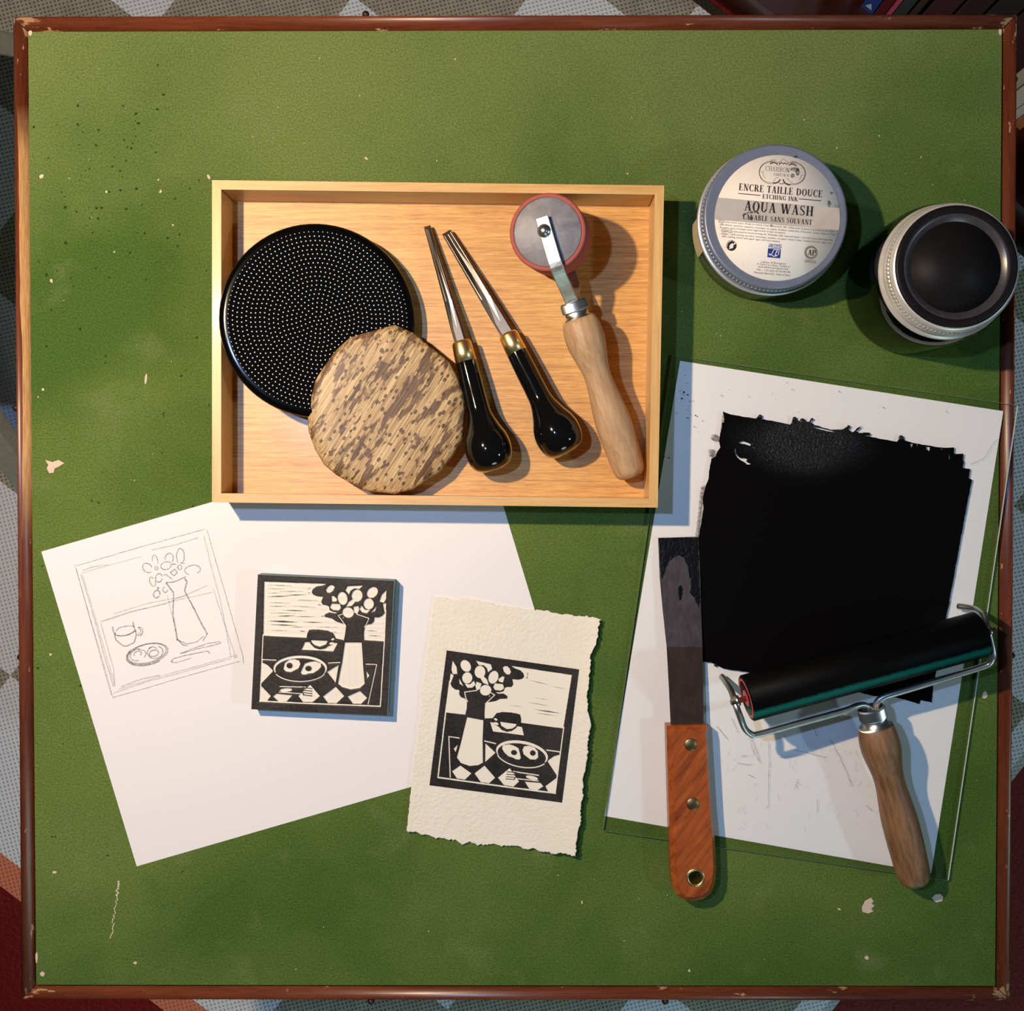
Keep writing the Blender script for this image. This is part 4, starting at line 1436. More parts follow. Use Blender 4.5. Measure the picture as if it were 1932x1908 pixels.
KW = wood('padauk_handle', (0.13, 0.022, 0.006), (0.50, 0.125, 0.026), math.radians(52), 9, 60, 0.38, 0.25, 0.15, 0.45)
b.build('handle', KW, knife, merge=True)
for (x, y) in ((1303, 1405), (1307, 1517)):
    p_ = P(x, y, KH2 - .0004)
    b = MB(); b.lathe(p_, p_ + Vector((0, 0, 1)), [(0, .0040), (.0006, .0040), (.0009, .0035), (.0010, .0001)], 24)
    b.build('rivet', OLDBRASS, knife)
b = MB()
tor = []
for i in range(7):
    a = math.pi * i / 6
    tor.append((KH2 + .0009 * math.sin(a), hrad - .0004 + .0009 - .0009 * math.cos(a) - .0004))
vs, fs = [], []
for (z_, r_) in [(KH0 + .001, hrad - .0005)] + tor:
    for k in range(28):
        a = 2 * math.pi * k / 28
        vs.append((hc_.x + r_ * math.cos(a), hc_.y + r_ * math.sin(a), TT + z_))
for i in range(len(tor)):
    for k in range(28):
        fs.append([i * 28 + k, i * 28 + (k + 1) % 28, (i + 1) * 28 + (k + 1) % 28, (i + 1) * 28 + k])
b.add(vs, fs, True)
b.build('eyelet', BRASS, knife)
# blade: flexes down to the slab at the tip
bl = [(1241.5, 1015, 1317.5, 1012.7), (1244.5, 1090, 1321, 1090), (1250, 1150, 1323, 1170), (1257.5, 1219, 1325, 1219), (1262, 1300, 1326.5, 1300), (1265.4, 1372, 1327, 1372), (1266, 1400, 1327, 1400)]
bh = [.0005, .0009, .0016, .0026, .0044, .0062, .0068]
vs = []
for (xa, ya, xb, yb), h_ in zip(bl, bh):
    for z_ in (h_ + .0006, h_):
        vs += [P(xa, ya, GZ1 + h_).xy.to_3d() + Vector((0, 0, TT + GZ1 + z_)), P(xb, yb, GZ1 + h_).xy.to_3d() + Vector((0, 0, TT + GZ1 + z_))]
fs = []
m_ = len(bl)
for i in range(m_ - 1):
    a_, c_ = 4 * i, 4 * i + 4
    fs += [[a_, c_, c_ + 1, a_ + 1], [a_ + 2, a_ + 3, c_ + 3, c_ + 2], [a_, a_ + 2, c_ + 2, c_], [a_ + 1, c_ + 1, c_ + 3, a_ + 3]]
fs += [[0, 1, 3, 2], [4 * m_ - 4, 4 * m_ - 2, 4 * m_ - 1, 4 * m_ - 3]]
b = MB(); b.add(vs, fs)
mb_ = NT('stained_blade_steel')
bn = mb_.noise(mb_.mapping((1, .35, 1)), 200, 4, 0.7)
by = mb_.sep()[1]
mb_.set(**{'Base Color': mb_.mix(mb_.math('GREATER_THAN', by, 0.1065), mb_.ramp(bn, [(0.3, (0.022, 0.013, 0.008)), (0.7, (0.042, 0.026, 0.017))]), mb_.ramp(bn, [(0.3, (0.032, 0.026, 0.028)), (0.7, (0.085, 0.072, 0.076))]))}, Roughness=0.45, Metallic=0.2)
mb_.bump(bn, 0.2, 0.0005)
b.build('blade', mb_.m, knife, merge=True)
inkp = [(1243, 1016), (1316.5, 1014), (1320, 1090), (1321.5, 1135), (1319, 1147), (1314, 1138), (1311, 1128), (1306, 1125), (1302, 1118), (1304, 1100), (1299, 1082), (1297, 1066), (1290, 1053), (1281, 1048), (1272, 1052), (1262, 1060), (1256, 1072), (1252, 1084), (1250, 1094), (1247, 1088), (1245, 1060)]
b = MB()
b.poly([P(x, y, GZ1 + .0006 + .0006 + max(0, (y - 1060)) * 8e-6 + .0002) for x, y in jag(inkp, 1.0, 5)])
mi_ = NT('tacky_ink')
ni = mi_.noise(mi_.mapping((1, .5, 1)), 520, 3, .6)
mi_.set(**{'Base Color': (0.003, 0.003, 0.003)}, Roughness=0.35)
mi_.b.inputs['Specular IOR Level'].default_value = 0.22
mi_.bump(ni, 0.7, 0.0007)
b.build('ink_film', mi_.m, knife)
b = MB()
b.poly([P(x, y, GZ1 + .0022) for x, y in jag([(1279, 1108), (1284, 1104), (1288, 1112), (1286, 1130), (1282, 1134), (1280, 1122)], .6, 4)])
b.build('ink_film', mi_.m, knife)

# ------------------------------------------------------------------ serif lettering
TH_, TN = 0.195, 0.078


def rect(x0_, y0_, x1_, y1_):
    return [(x0_, y0_), (x1_, y0_), (x1_, y1_), (x0_, y1_)]


def diag(x0_, y0_, x1_, y1_, w):
    return [(x0_ - w / 2, y0_), (x0_ + w / 2, y0_), (x1_ + w / 2, y1_), (x1_ - w / 2, y1_)]


def bowl(cx_, cy_, rx, ry, tx, ty, a0, a1, n=16):
    out_ = []
    for k in range(n):
        q = []
        for kk in (k, k + 1):
            a = math.radians(a0 + (a1 - a0) * kk / n)
            q.append(((cx_ + rx * math.cos(a), cy_ + ry * math.sin(a)), (cx_ + (rx - tx) * math.cos(a), cy_ + (ry - ty) * math.sin(a))))
        out_.append([q[0][0], q[1][0], q[1][1], q[0][1]])
    return out_


def serif(x, y, w=0.13):
    return rect(x - w, y - .028, x + w, y + .028)


def glyphs():
    G = {}
    h = TH_ / 2
    st_ = lambda x: [rect(x - h, 0, x + h, 1), serif(x, .028, .16), serif(x, .972, .16)]
    thin = lambda x: [rect(x - TN / 2, 0, x + TN / 2, 1)]
    G['I'] = (0.38, st_(.19))
    G['L'] = (0.62, st_(.18) + [rect(.18, 0, .58, .055), [(.58, 0), (.58, .30), (.53, .22), (.50, .05)]])
    G['E'] = (0.66, st_(.18) + [rect(.18, 0, .60, .055), [(.60, 0), (.60, .28), (.55, .2), (.52, .05)], rect(.18, .945, .57, 1), [(.57, 1), (.57, .76), (.52, .84), (.5, .95)], rect(.18, .48, .45, .53), rect(.41, .38, .45, .63)])
    G['F'] = (0.62, st_(.18) + [rect(.18, .945, .57, 1), [(.57, 1), (.57, .76), (.52, .84), (.5, .95)], rect(.18, .48, .45, .53), rect(.41, .38, .45, .63)])
    G['T'] = (0.66, [rect(.33 - h, 0, .33 + h, 1), serif(.33, .028, .17), rect(.03, .945, .63, 1), [(.03, 1), (.03, .74), (.075, .85), (.11, .95)], [(.63, 1), (.63, .74), (.585, .85), (.55, .95)]])
    G['H'] = (0.80, st_(.18) + st_(.62) + [rect(.18, .47, .62, .53)])
    G['N'] = (0.80, thin(.16) + thin(.66) + [serif(.16, .028, .12), serif(.12, .972, .12), serif(.66, .972, .13), diag(.17, 1, .60, 0, .19)])
    G['A'] = (0.76, [diag(.13, 0, .36, 1, TN), diag(.60, 0, .38, 1, TH_), rect(.22, .30, .56, .355), serif(.13, .028, .12), serif(.60, .028, .16)])
    G['V'] = (0.74, [diag(.14, 1, .36, 0, TH_), diag(.61, 1, .38, 0, TN), serif(.14, .972, .15), serif(.61, .972, .12)])
    G['W'] = (1.08, [diag(.13, 1, .33, 0, TH_), diag(.54, 1, .35, 0, TN), diag(.54, 1, .74, 0, TH_), diag(.95, 1, .76, 0, TN), serif(.13, .972, .15), serif(.54, .972, .13), serif(.95, .972, .12)])
    G['K'] = (0.78, st_(.18) + [diag(.24, .42, .62, 1, TN), diag(.66, 0, .36, .58, TH_ * 1.1), serif(.62, .972, .13), serif(.66, .028, .14)])
    G['O'] = (0.80, bowl(.40, .5, .37, .52, TH_, .055, 0, 360, 28))
    G['Q'] = (0.80, bowl(.40, .5, .37, .52, TH_, .055, 0, 360, 28) + [[(.40, .08), (.50, .08), (.80, -.24), (.62, -.24)]])
    G['C'] = (0.72, bowl(.40, .5, .37, .52, TH_, .055, 48, 312, 24) + [rect(.61, .70, .66, .99), rect(.62, .06, .66, .24)])
    G['G'] = (0.78, bowl(.40, .5, .37, .52, TH_, .055, 48, 305, 24) + [rect(.61, .70, .66, .99), rect(.53, .05, .68, .44), rect(.46, .41, .75, .46)])
    G['D'] = (0.80, st_(.18) + bowl(.30, .5, .46, .5, TH_, .055, -90, 90, 20) + [rect(.18, 0, .32, .055), rect(.18, .945, .32, 1)])
    G['R'] = (0.76, st_(.18) + bowl(.30, .74, .32, .26, TH_ * .95, .05, -90, 90, 16) + [rect(.18, .945, .32, 1), rect(.18, .48, .32, .53), diag(.64, 0, .40, .5, TH_ * 1.05), serif(.66, .028, .12)])
    G['P'] = (0.68, st_(.18) + bowl(.30, .73, .34, .27, TH_ * .95, .05, -90, 90, 16) + [rect(.18, .945, .32, 1), rect(.18, .46, .32, .51)])
    G['B'] = (0.72, st_(.18) + bowl(.30, .75, .30, .25, TH_ * .95, .05, -90, 90, 14) + bowl(.30, .26, .36, .26, TH_, .05, -90, 90, 14) + [rect(.18, .945, .32, 1), rect(.18, .48, .32, .53), rect(.18, 0, .32, .055)])
    G['U'] = (0.80, [rect(.17 - h, .30, .17 + h, 1), rect(.64 - TN / 2, .30, .64 + TN / 2, 1), serif(.17, .972, .16), serif(.64, .972, .13)] + bowl(.375, .30, .29, .32, TH_ * .85, .08, 180, 360, 16))
    G['S'] = (0.60, bowl(.30, .745, .24, .265, .12, .06, 35, 250, 14) + bowl(.30, .265, .26, .28, .12, .06, -140, 80, 14) + [[(.10, .62), (.22, .68), (.52, .38), (.40, .32)], rect(.46, .76, .51, 1.0), rect(.07, 0, .12, .26)])
    G['1'] = (0.46, st_(.23) + [[(.05, .80), (.23, .90), (.23, 1.0), (.05, .86)]])
    G['8'] = (0.56, bowl(.28, .74, .20, .26, .09, .06, 0, 360, 20) + bowl(.28, .26, .25, .28, .10, .06, 0, 360, 20))
    G['\u00c9'] = (G['E'][0], G['E'][1] + [[(.26, 1.08), (.36, 1.08), (.52, 1.28), (.38, 1.28)]])
    G[' '] = (0.36, [])
    return G


GL = glyphs()


def letter(mb, text, a, bq, cap, h, zmap, track=0.06):
    """set text from zoomed point a to bq along the baseline, cap height in zoomed px"""
    adv, items = 0.0, []
    for ch in text:
        w, polys = GL[ch]
        items.append((adv, polys)); adv += w + track
    adv -= track
    dx, dy = bq[0] - a[0], bq[1] - a[1]
    L = math.hypot(dx, dy)
    ex, ey = dx / L, dy / L
    sx = L / adv
    for off, polys in items:
        for pl in polys:
            pts = []
            for (x, y) in pl:
                u_, v_ = (off + x) * sx, y * cap
                pts.append(P(*zmap(a[0] + ex * u_ + ey * v_, a[1] + ey * u_ - ex * v_), h))
            mb.poly(pts)


def small_print(mb, text, a, bq, size, h, zmap, ital=0.0):
    cu = bpy.data.curves.new('t', 'FONT')
    cu.body = text
    cu.size = 1.0
    cu.resolution_u = 2
    cu.shear = ital
    ob = bpy.data.objects.new('t', cu)
    col.objects.link(ob)
    dg = bpy.context.evaluated_depsgraph_get()
    me = bpy.data.meshes.new_from_object(ob.evaluated_get(dg))
    xs = [v.co.x for v in me.vertices]
    x0_, x1_ = min(xs), max(xs)
    dx, dy = bq[0] - a[0], bq[1] - a[1]
    L = math.hypot(dx, dy); ex, ey = dx / L, dy / L
    k = L / (x1_ - x0_)
    vs_ = []
    for v in me.vertices:
        u_, v_ = (v.co.x - x0_) * k, v.co.y * size
        vs_.append(P(*zmap(a[0] + ex * u_ + ey * v_, a[1] + ey * u_ - ex * v_), h))
    mb.add(vs_, [list(p.vertices) for p in me.polygons])
    bpy.data.objects.remove(ob); bpy.data.curves.remove(cu); bpy.data.meshes.remove(me)


# ------------------------------------------------------------------ ink jar with printed lid
JH = 0.0425
Zj = zm(1290, 260, 5.52)
jt = P(1463.8, 408.5, JH)
jar = thing('ink_jar', (jt.x, jt.y, TT), 'squat ink jar with a printed cream label on its metal lid', 'jar')
Cz = lambda z_: Vector((jt.x, jt.y, TT + z_))
up3 = Vector((0, 0, 1))
b = MB()
b.lathe(Cz(0.0), Cz(1), [(.0004, .0405), (0.0012, .0432), (.003, .0444), (.020, .0446), (.026, .0440), (.0285, .0425), (.0300, .0405)], 64)
JB = NT('smoky_jar_plastic')
JB.set(**{'Base Color': (0.060, 0.075, 0.045)}, Roughness=0.16)
b.build('body', JB.m, jar)
LID = plain('brushed_tin', (0.185, 0.215, 0.295), 0.36, 0.25, 0.12, 200)  # bluish base colour stands in for reflected window light
RIMTIN = plain('bright_tin_rim', (0.62, 0.63, 0.62), 0.32, 0.6, 0.10, 200)
b = MB()
b.lathe(Cz(0), Cz(1), [(.0278, .0430), (.0280, .0450), (.0288, .0455), (.0296, .0450), (.0300, .0437), (.0300, .0437), (.0335, .0433), (.0345, .0438), (.0385, .0437), (.0400, .0439), (.0418, .0435), (.0425, .0424), (.0425, .0424), (.0424, .0408), (.0421, .0396), (.0421, .0001)], 80)
b.build('lid', LID, jar)
kn = MB()
for k in range(110):
    a = 2 * math.pi * k / 110
    c, s = math.cos(a), math.sin(a)
    kn.box((jt.x + c * .0437, jt.y + s * .0437, TT + .0366), (c * .0006, s * .0006, 0), (-s * .0006, c * .0006, 0), (0, 0, .0017))
o = kn.build('knurling', RIMTIN, jar); o['kind'] = 'stuff'
b = MB()
b.lathe(Cz(0), Cz(1), [(.0277, .0445), (.0279, .0453), (.0288, .0458), (.0297, .0453), (.0299, .0445)], 80, caps=False)
b.lathe(Cz(0), Cz(1), [(.0335, .0434), (.0340, .0440), (.0346, .0440), (.0350, .0436)], 80, caps=False)
b.build('lid_bead', RIMTIN, jar)
# scrap of side label on the body
b = MB()
vs = []
for k in range(9):
    a = math.radians(176 + k * 3.4)
    for z_ in (.006, .0262):
        vs.append((jt.x + .0450 * math.cos(a), jt.y + .0450 * math.sin(a), TT + z_))
b.add(vs, [[2 * k, 2 * k + 2, 2 * k + 3, 2 * k + 1] for k in range(8)], True)
b.build('side_label', plain('aged_label', (0.62, 0.50, 0.30), 0.6, var=0.2), jar)
LBH = 0.0424
lc = P(*Zj(975, 836), LBH)
lr = (P(*Zj(1628, 836), LBH) - lc).length
mlab = NT('cream_label_paper')
ln = mlab.noise(mlab.co, 60, 4, .6); ln2 = mlab.noise(mlab.co, 300, 3, .6)
mlab.set(**{'Base Color': mlab.mix(mlab.ramp(ln, [(.62, 0.0), (.75, .5)]), mlab.mix(ln2, (0.86, 0.81, 0.72), (0.93, 0.89, 0.81)), (0.58, 0.54, 0.48))}, Roughness=0.6)
b = MB(); b.lathe(lc - up3 * .0004, lc, [(0, lr), (.0004, lr), (.0004, .0001)], 72)
label = b.build('lid_label', mlab.m, jar)
h1_, h2_ = LBH + .00008, LBH + .00014
# grey band across the label
bt, bb_ = [(375, 615), (1612, 722)], [(1612, 945), (335, 835)]
bp_ = []
cxl, cyl, rl_ = 975, 836, 652
e_ = math.radians(4.9)
arc = []
for (v0, v1, sgn) in ((-0.245, 0.11, 1),):
    N_ = 16
    for k in range(N_ + 1):
        v_ = v0 + (v1 - v0) * k / N_
        arc.append((math.sqrt(1 - v_ * v_), v_))
    for k in range(N_, -1, -1):
        v_ = v0 + (v1 - v0) * k / N_
        arc.append((-math.sqrt(1 - v_ * v_), v_))
b = MB()
b.poly([P(*Zj(cxl + rl_ * (x * math.cos(e_) - y * math.sin(e_)), cyl + rl_ * (x * math.sin(e_) + y * math.cos(e_))), h1_) for x, y in arc])
b.build('grey_band', plain('grey_print', (0.50, 0.46, 0.41), 0.6, var=0.08), label)
BROWN = plain('brown_print', (0.060, 0.012, 0.010), 0.6)
BLK = plain('black_print', (0.010, 0.010, 0.011), 0.6)
brn, blk = MB(), MB()
letter(brn, 'ENCRE TAILLE DOUCE', (570, 545), (1442, 622), 72, h2_, Zj)
letter(brn, 'ETCHING INK', (818, 632), (1187, 664), 46, h2_, Zj)
brn.ribbon([P(*Zj(568, 579), h2_), P(*Zj(800, 601), h2_)], 8 / 5.52 * .000323)
brn.ribbon([P(*Zj(1198, 636), h2_), P(*Zj(1433, 657), h2_)], 8 / 5.52 * .000323)
letter(blk, 'AQUA WASH', (628, 757), (1348, 818), 102, h2_, Zj)
letter(blk, 'LAVABLE SANS SOLVANT', (615, 848), (1335, 908), 54, h2_, Zj)
# cartouche
Zc = lambda x, y: zm(1340, 270, 7.43)(x, y)
RB = lambda mb, pts, w: mb.ribbon([P(*Zc(x, y), h2_) for x, y in pts], w / 7.43 * .000323)
for (cx_, rx_, ry_, a0, a1) in ((860, 175, 160, 60, 300), (850, 160, 145, 75, 290), (1160, 175, 160, -120, 120), (1170, 160, 145, -110, 105)):
    RB(brn, ell(cx_, 412 if cx_ < 1000 else 425, rx_, ry_, a0, a1, 3, 26), 5)
RB(brn, ell(890, 330, 65, 55, 215, 320, 5, 10), 14)
RB(brn, ell(1150, 350, 65, 55, 220, 325, 5, 10), 14)
RB(brn, ell(905, 470, 85, 90, 20, 100, 5, 14), 16)
RB(brn, ell(1110, 490, 90, 95, 75, 165, 5, 14), 16)
RB(brn, [(940, 300), (955, 270), (985, 262), (1000, 240), (1030, 222), (1055, 245), (1080, 262), (1095, 285), (1080, 305)], 4)
RB(brn, [(965, 290), (1000, 275), (1020, 290), (1050, 280), (1075, 295)], 12)
RB(brn, [(960, 315), (980, 285)], 5)
RB(brn, [(840, 240), (915, 228), (900, 250), (835, 262)], 4)
RB(brn, [(1140, 252), (1215, 262), (1200, 285), (1130, 270)], 4)
RB(brn, [(700, 390), (720, 395), (725, 420), (745, 390), (740, 450), (775, 500)], 4)
RB(brn, [(1310, 440), (1280, 450), (1270, 480), (1245, 520)], 4)
RB(brn, [(960, 560), (1000, 575), (1040, 560)], 9)
RB(brn, [(880, 540), (905, 520), (915, 490), (960, 485)], 4)
RB(brn, [(1060, 495), (1090, 500), (1110, 535), (1150, 550)], 4)
grn = MB()
old = (TH_, TN)
TH_, TN = 0.075, 0.045
GL = glyphs()
letter(grn, 'CHARBON', (770, 383), (1110, 412), 62, h2_, Zc, 0.03)
letter(grn, 'FOND\u00c9 EN 18', (885, 455), (1100, 472), 34, h2_, Zc, 0.03)
grn.build('fine_lettering', plain('grey_brown_print', (0.10, 0.085, 0.075), 0.6), label)
TH_, TN = old
GL = glyphs()
sp_ = MB()
lines = [("Cette encre à base d'huile se nettoie à l'eau savonneuse. Elle s'utilise pour la gravure en creux ou en relief :", (425, 884), (1572, 985)),
         ("taille directe, eau-forte, aquatinte, monotype, sur papier, linoléum, métal, bois. Précaution : laisser évaporer l'eau", (372, 910), (1574, 1017)),
         ("du papier après trempage (selon hygrométrie et type de papier).", (375, 940), (1060, 1000)),
         ("Oil emulsion based printing ink. Washable with soap and water. Used for many techniques like", (522, 985), (1552, 1075)),
         ("intaglio, relief, etching, woodcut, monotype, aquatint, on paper, metal or lino. Caution: let your paper dry", (390, 1005), (1538, 1106)),
         ("after soaking (varies with paper types and local climate).", (398, 1033), (1005, 1090)),
         ("F-72013 Le Mans Cedex 2", (765, 1324), (1100, 1352)), ("www.lefranc-bourgeois.com", (772, 1350), (1085, 1377)), ("Tél. : +33 (0)2 43 83 83 00", (758, 1382), (1108, 1410)), ("Marque(s) déposée(s) - Made in France", (732, 1410), (1110, 1443)),
         ("Lefranc & Bourgeois", (805, 1300), (1065, 1322)), ("Conforms to", (1266, 1283), (1375, 1291)), ("ASTM D-4236", (1258, 1300), (1378, 1310))]
for tx, a_, b_ in lines:
    small_print(sp_, tx, a_, b_, 27, h2_, Zj)
# oval language marks
for (cx_, cy_) in ((390, 872), (418, 968), (480, 974)):
    sp_.ribbon([P(*Zj(x, y), h2_) for x, y in ell(cx_, cy_, 29, 15, rotd=5)], 4 / 5.52 * .000323)
small_print(sp_, 'FR', (374, 880), (406, 883), 20, h2_, Zj)
small_print(sp_, 'GB', (400, 976), (436, 979), 20, h2_, Zj)
small_print(sp_, 'US', (462, 981), (498, 984), 20, h2_, Zj)
sp_.build('small_print', plain('small_grey_print', (0.11, 0.095, 0.08), 0.6), label)
# recycling emblem
RBj = lambda mb, pts, w: mb.ribbon([P(*Zj(x, y), h2_) for x, y in pts], w / 5.52 * .000323)
blk.poly([P(*Zj(x, y), h1_) for x, y in ell(497, 1122, 54, 56, n=28)][:-1])
wht = MB()
wht.poly([P(*Zj(x, y), h2_) for x, y in ell(497, 1120, 49, 50, n=28)][:-1])
wht.build('emblem_ground', mlab.m, label)
b3 = MB()
h3_ = h2_ + .00006
b3.poly([P(*Zj(x, y), h3_) for x, y in [(452, 1140), (455, 1105), (475, 1082), (497, 1078), (490, 1066), (530, 1085), (520, 1110), (510, 1098), (485, 1110), (475, 1130), (478, 1150), (460, 1158)]])
b3.poly([P(*Zj(x, y), h3_) for x, y in [(545, 1105), (548, 1135), (530, 1165), (500, 1175), (470, 1170), (450, 1150), (478, 1158), (510, 1150), (520, 1130), (510, 1125), (540, 1105)]])
# AP seal
ap = MB()
RBq = lambda mb, pts, w: mb.ribbon([P(*Zj(x, y), h2_) for x, y in pts], w / 5.52 * .000323)
RBq(ap, ell(1326, 1195, 58, 58, n=32), 18)
RBq(ap, ell(1326, 1195, 66, 66, n=32), 3)
ap.build('seal_ring', plain('seal_grey', (0.20, 0.18, 0.14), 0.6), label)
letter(blk, 'AP', (1290, 1222), (1372, 1230), 58, h2_, Zj, 0.0)
brn.build('brown_lettering', BROWN, label)
blk.build('black_lettering', BLK, label)
b3.build('arrow_emblem', BLK, label)
# blue maker mark
b = MB()
b.poly([P(*Zj(x, y), h1_) for x, y in [(878, 1152), (1012, 1164), (1005, 1256), (870, 1244)]])
b.build('blue_square', plain('blue_print', (0.010, 0.028, 0.22), 0.55), label)
b = MB()
b.poly([P(*Zj(x, y), h1_) for x, y in [(884, 1100), (1022, 1112), (1014, 1163), (879, 1151)]])
b.build('speckled_square', (lambda m: (m.set(**{'Base Color': m.ramp(m.noise(m.co, 1500, 2, .6), [(.45, (0.10, 0.16, 0.40)), (.56, (0.70, 0.68, 0.64))])}), m.m)[1])(NT('speckled_blue_print')), label)
wm = MB()
RBw = lambda pts, w: wm.ribbon([P(*Zj(x, y), h2_) for x, y in pts], w / 5.52 * .000323)
RBw([(965, 1165), (940, 1165), (925, 1195), (912, 1222), (890, 1222), (885, 1208), (905, 1212), (935, 1235), (965, 1232), (985, 1215)], 7)
RBw([(975, 1165), (962, 1195), (950, 1225)], 7)
RBw([(970, 1168), (998, 1168), (995, 1185), (968, 1193), (992, 1197), (985, 1220), (950, 1228)], 7)
wm.build('script_letters', plain('white_print', (0.80, 0.80, 0.80), 0.6), label)
# ink smudges
sg = MB()
for (x, y, rx_, ry_) in ((645, 790, 26, 12), (700, 838, 20, 24), (740, 775, 45, 10), (622, 808, 13, 16), (690, 780, 30, 12)):
    sg.poly([P(*Zj(px_, py_), h2_ + .00008) for px_, py_ in wobble(ell(x, y, rx_, ry_, n=12)[:-1], 6)])
for (x, y, rx_, ry_) in ((1150, 330, 45, 22), (1185, 355, 20, 40), (1130, 395, 22, 22), (1165, 200, 24, 12), (1540, 575, 18, 14), (1515, 690, 20, 34), (912, 916, 13, 10)):
    sg.poly([P(*Zj(px_, py_), h2_ + .00009) for px_, py_ in wobble(ell(x, y, rx_, ry_, n=12)[:-1], 5)])
o = sg.build('ink_smudge', faint_material('ink_smudge', (0.02, 0.02, 0.02), 0.75, 700, .42, .60), label)
o['kind'] = 'stuff'

# ------------------------------------------------------------------ tall jar with black lid
TJH = 0.080
tj = P(1805, 503, TJH)
tall = thing('preserving_jar', (tj.x, tj.y, TT), 'taller dark glass jar with a ridged metal band and black lid', 'jar')
Ct = lambda z_: Vector((tj.x, tj.y, TT + z_))
b = MB()
b.lathe(Ct(0), Ct(1), [(.0006, .0380), (.0004, .0400), (.002, .0418), (.006, .0424), (.050, .0424), (.056, .0418), (.061, .0400), (.064, .0385)], 64)
mg = NT('smoky_glass')
tr_ = mg.n('ShaderNodeBsdfTransparent'); tr_.inputs[0].default_value = (0.30, 0.36, 0.24, 1)
gl_ = mg.n('ShaderNodeBsdfGlossy'); gl_.inputs['Roughness'].default_value = 0.05
fr_ = mg.n('ShaderNodeFresnel'); fr_.inputs[0].default_value = 1.5
mx_ = mg.n('ShaderNodeMixShader')
ge_ = mg.n('ShaderNodeNewGeometry')
mg.l(mg.math('MULTIPLY', fr_.outputs[0], mg.math('SUBTRACT', 1.0, ge_.outputs['Backfacing'])), mx_.inputs[0]); mg.l(tr_.outputs[0], mx_.inputs[1]); mg.l(gl_.outputs[0], mx_.inputs[2]); mg.l(mx_.outputs[0], mg.out.inputs[0])
b.build('glass_body', mg.m, tall)
BAND = plain('tin_band', (0.78, 0.76, 0.70), 0.34, 0.5, 0.10, 220)
b = MB()
b.lathe(Ct(0), Ct(1), [(.0615, .0380), (.0618, .0392), (.0632, .0399), (.0646, .0392), (.0652, .0380), (.0672, .0376), (.0680, .0384), (.0690, .0376), (.0700, .0372), (.0745, .0370), (.0752, .0374), (.0770, .0372), (.0784, .0364), (.0792, .0357), (.0794, .0345)], 72, caps=False)
b.build('screw_band', BAND, tall)
kn = MB()
for k in range(96):
    a = 2 * math.pi * k / 96
    c, s = math.cos(a), math.sin(a)
    kn.box((tj.x + c * .0372, tj.y + s * .0372, TT + .0722), (c * .0005, s * .0005, 0), (-s * .0006, c * .0006, 0), (0, 0, .0018))
o = kn.build('knurling', BAND, tall); o['kind'] = 'stuff'
b = MB()
b.lathe(Ct(0), Ct(1), [(.0765, .0340), (.0790, .0352), (.0800, .0350), (.0806, .0338), (.0804, .0305), (.0802, .0302)], 72, caps=False)
b.build('lid', plain('worn_black_lid', (0.010, 0.0085, 0.0090), 0.42, 0.0, 0.25, 400, bump=0.05, spec=0.12), tall)

b = MB()
b.lathe(Ct(0), Ct(1), [(.0802, .0303), (.0804, .0298), (.0796, .0288), (.0782, .0264), (.0776, .0260)], 72, caps=False)
b.build('lid_ring', plain('lid_ring_highlight', (0.045, 0.043, 0.050), 0.30, 0.0, 0.3, 300, bump=0.05, spec=0.6), tall)  # highlight on the ring painted in as a lighter grey
b = MB()
b.lathe(Ct(0), Ct(1), [(.0765, .0262), (.0779, .0262), (.0780, .0001)], 72)
b.build('lid_centre', plain('black_lid_centre', (0.009, 0.0078, 0.0082), 0.5, 0.0, 0.3, 700, spec=0.12), tall)

# ------------------------------------------------------------------ bookcase and books beyond the table
SH = 0.075
ba = Vector((math.cos(ang), math.sin(ang), 0))          # along the bookcase front
bn_ = Vector((-ba.y, ba.x, 0))                          # away from the table
B0 = PF(1640, 25, SH)
S_ = 0.00065
CASE = wood('mahogany_case', (0.030, 0.005, 0.003), (0.075, 0.014, 0.008), 0, 10, 40, 0.35, 0.05, 0.2)
case = thing('bookcase', (B0.x, B0.y, 0), 'dark red brown bookcase standing beyond the far corner of table', 'bookcase')


def cbox(name, a0, a1, n0, n1, z0, z1, mat, parent):
    p0 = Vector((B0.x, B0.y, 0))
    pts = [p0 + ba * a0 + bn_ * n0, p0 + ba * a1 + bn_ * n0, p0 + ba * a1 + bn_ * n1, p0 + ba * a0 + bn_ * n1]
    return MB().prism([q[:2] for q in pts], z0, z1).build(name, mat, parent, bevel=0.0015)


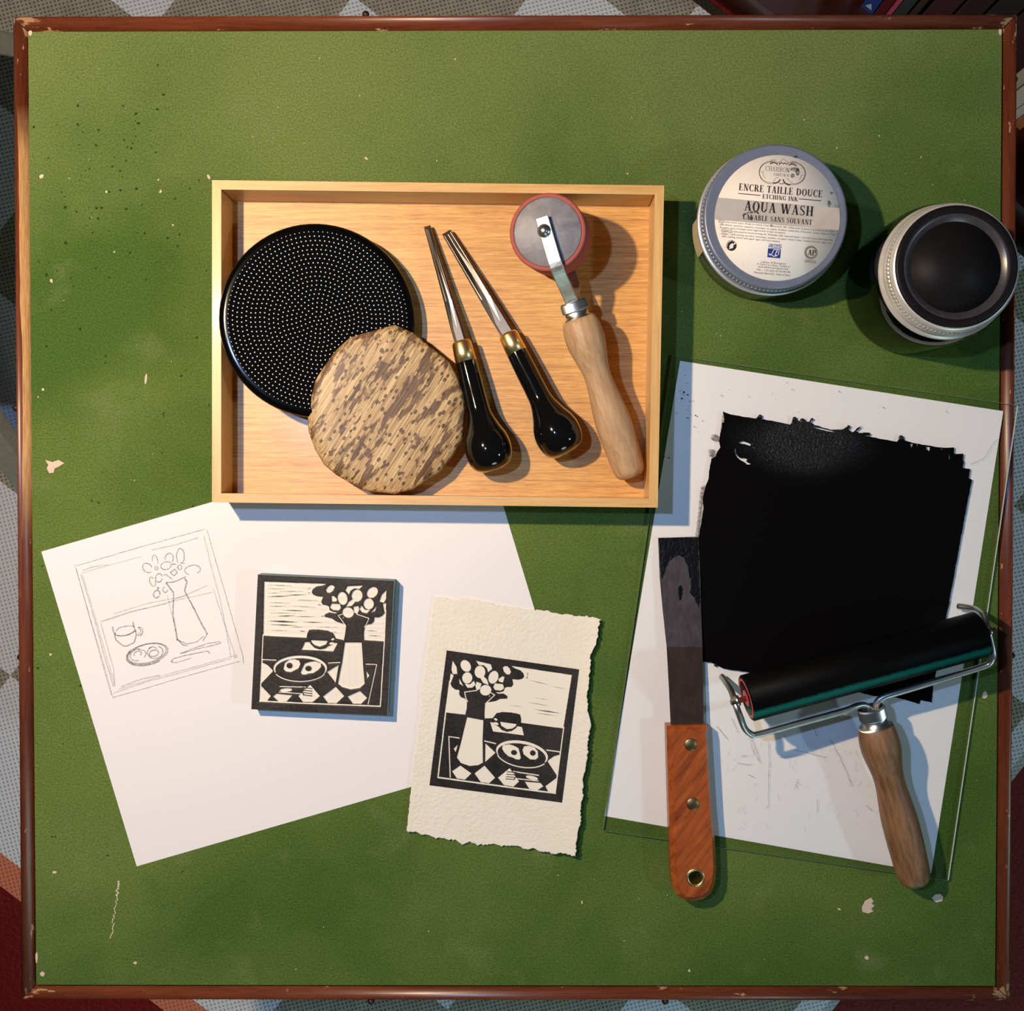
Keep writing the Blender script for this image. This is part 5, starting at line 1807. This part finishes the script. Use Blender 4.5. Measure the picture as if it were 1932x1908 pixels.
AL, AR = -0.42, 0.52
NP = RUG['vmax'] - (inv @ (B0 - ro)).y + 0.006       # plinth front, just clear of the rug
cbox('plinth', AL, AR, NP + 0.003, 0.24, 0.0005, SH - 0.015, CASE, case)
cbox('shelf', AL, AR, NP, 0.24, SH - 0.015, SH, CASE, case)
cbox('back_panel', AL, AR, 0.228, 0.24, SH, 0.46, CASE, case)
cbox('upright', AL, AL + 0.018, -0.012, 0.228, SH, 0.46, CASE, case)
cbox('upright', -0.075, -0.057, -0.012, 0.228, SH, 0.46, CASE, case)
cbox('upright', AR - 0.018, AR, -0.012, 0.228, SH, 0.46, CASE, case)
cbox('door', AL + 0.019, -0.076, -0.012, 0.004, SH + .001, 0.459, CASE, case)
cbox('top_board', AL - .005, AR + .005, -0.018, 0.245, 0.46, 0.478, CASE, case)
books = [(-55, -37, (0.010, 0.065, 0.055), 'dark green', .19), (-20, 6, (0.015, 0.075, 0.36), 'bright blue', .21), (7, 24, (0.13, 0.006, 0.012), 'crimson', .20), (25, 34, (0.62, 0.09, 0.20), 'pink', .20), (35, 54, (0.035, 0.055, 0.050), 'slate grey', .21),
         (57, 69, (0.045, 0.028, 0.018), 'brown', .19), (75, 113, (0.060, 0.012, 0.018), 'maroon', .22), (116, 150, (0.030, 0.008, 0.007), 'black red', .20), (153, 190, (0.022, 0.012, 0.010), 'near black', .21), (193, 262, (0.04, 0.01, 0.01), 'oxblood', .2),
         (264, 286, (0.55, 0.49, 0.34), 'cream', .20), (288, 314, (0.70, 0.68, 0.60), 'ivory white', .21), (315, 330, (0.72, 0.70, 0.66), 'plain white', .20), (331, 350, (0.56, 0.20, 0.10), 'salmon orange', .21)]
PAGES = plain('book_pages', (0.62, 0.56, 0.44), 0.85, var=0.1)
for (a0, a1, cc_, nm, hh) in books:
    a0, a1 = a0 * S_, a1 * S_
    cpos = Vector((B0.x, B0.y, 0)) + ba * (a0 + a1) / 2
    bk = thing('book', (cpos.x, cpos.y, SH), f'upright book with a {nm} spine on the low bookcase shelf', 'book', 'books on the low shelf')
    cbox('cover', a0, a1, 0.0, 0.15, SH + .0004, SH + hh, plain('cover_' + nm.replace(' ', '_'), cc_, 0.45, var=0.12), bk)
    cbox('pages', a0 + .0015, a1 - .0015, 0.004, 0.152, SH + hh - .002, SH + hh + .0006, PAGES, bk)
    if nm == 'bright blue':
        p0 = Vector((B0.x, B0.y, 0)) - bn_ * .0008
        am = (a0 + a1) / 2
        tri = [p0 + ba * (am - .0048) + up3 * (SH + .010), p0 + ba * (am + .0048) + up3 * (SH + .010), p0 + ba * am + up3 * (SH + .022)]
        MB().add(tri, [[0, 1, 2]]).build('spine_emblem', plain('white_emblem', (0.75, 0.75, 0.78), 0.5), bk)

# ------------------------------------------------------------------ pale wooden chair at the left edge
PALE = wood('pale_ash_wood', (0.42, 0.40, 0.28), (0.66, 0.63, 0.47), 0.6, 10, 40, 0.5, 0.1)
seatz = 0.43
chair = thing('wooden_chair', (-0.95, 0.10, 0), 'pale wooden chair at left, only its splayed legs showing beside rug', 'chair')


def beam(name, a_, b_, w, t, parent):
    d = (b_ - a_).normalized()
    s = d.cross(up3).normalized()
    u_ = s.cross(d)
    m_ = (a_ + b_) / 2
    return MB().box(m_, d * ((b_ - a_).length / 2), s * w / 2, u_ * t / 2).build(name, PALE, parent, bevel=0.003)


beam('leg', PF(115, 985, 0.030), PF(-150, 628, seatz), 0.034, 0.022, chair)
beam('leg', PF(190, 118, 0.030), PF(-150, 52, seatz), 0.050, 0.022, chair)
b = MB()
b.prism([PF(-480, 0, seatz)[:2], PF(-120, 0, seatz)[:2], PF(-120, 700, seatz)[:2], PF(-480, 700, seatz)[:2]], seatz, seatz + 0.02)
b.build('seat', PALE, chair, bevel=0.004)
beam('leg', PF(-520, 40, 0.028), PF(-440, 50, seatz), 0.03, 0.03, chair)
beam('leg', PF(-520, 660, 0.028), PF(-440, 650, seatz), 0.03, 0.03, chair)
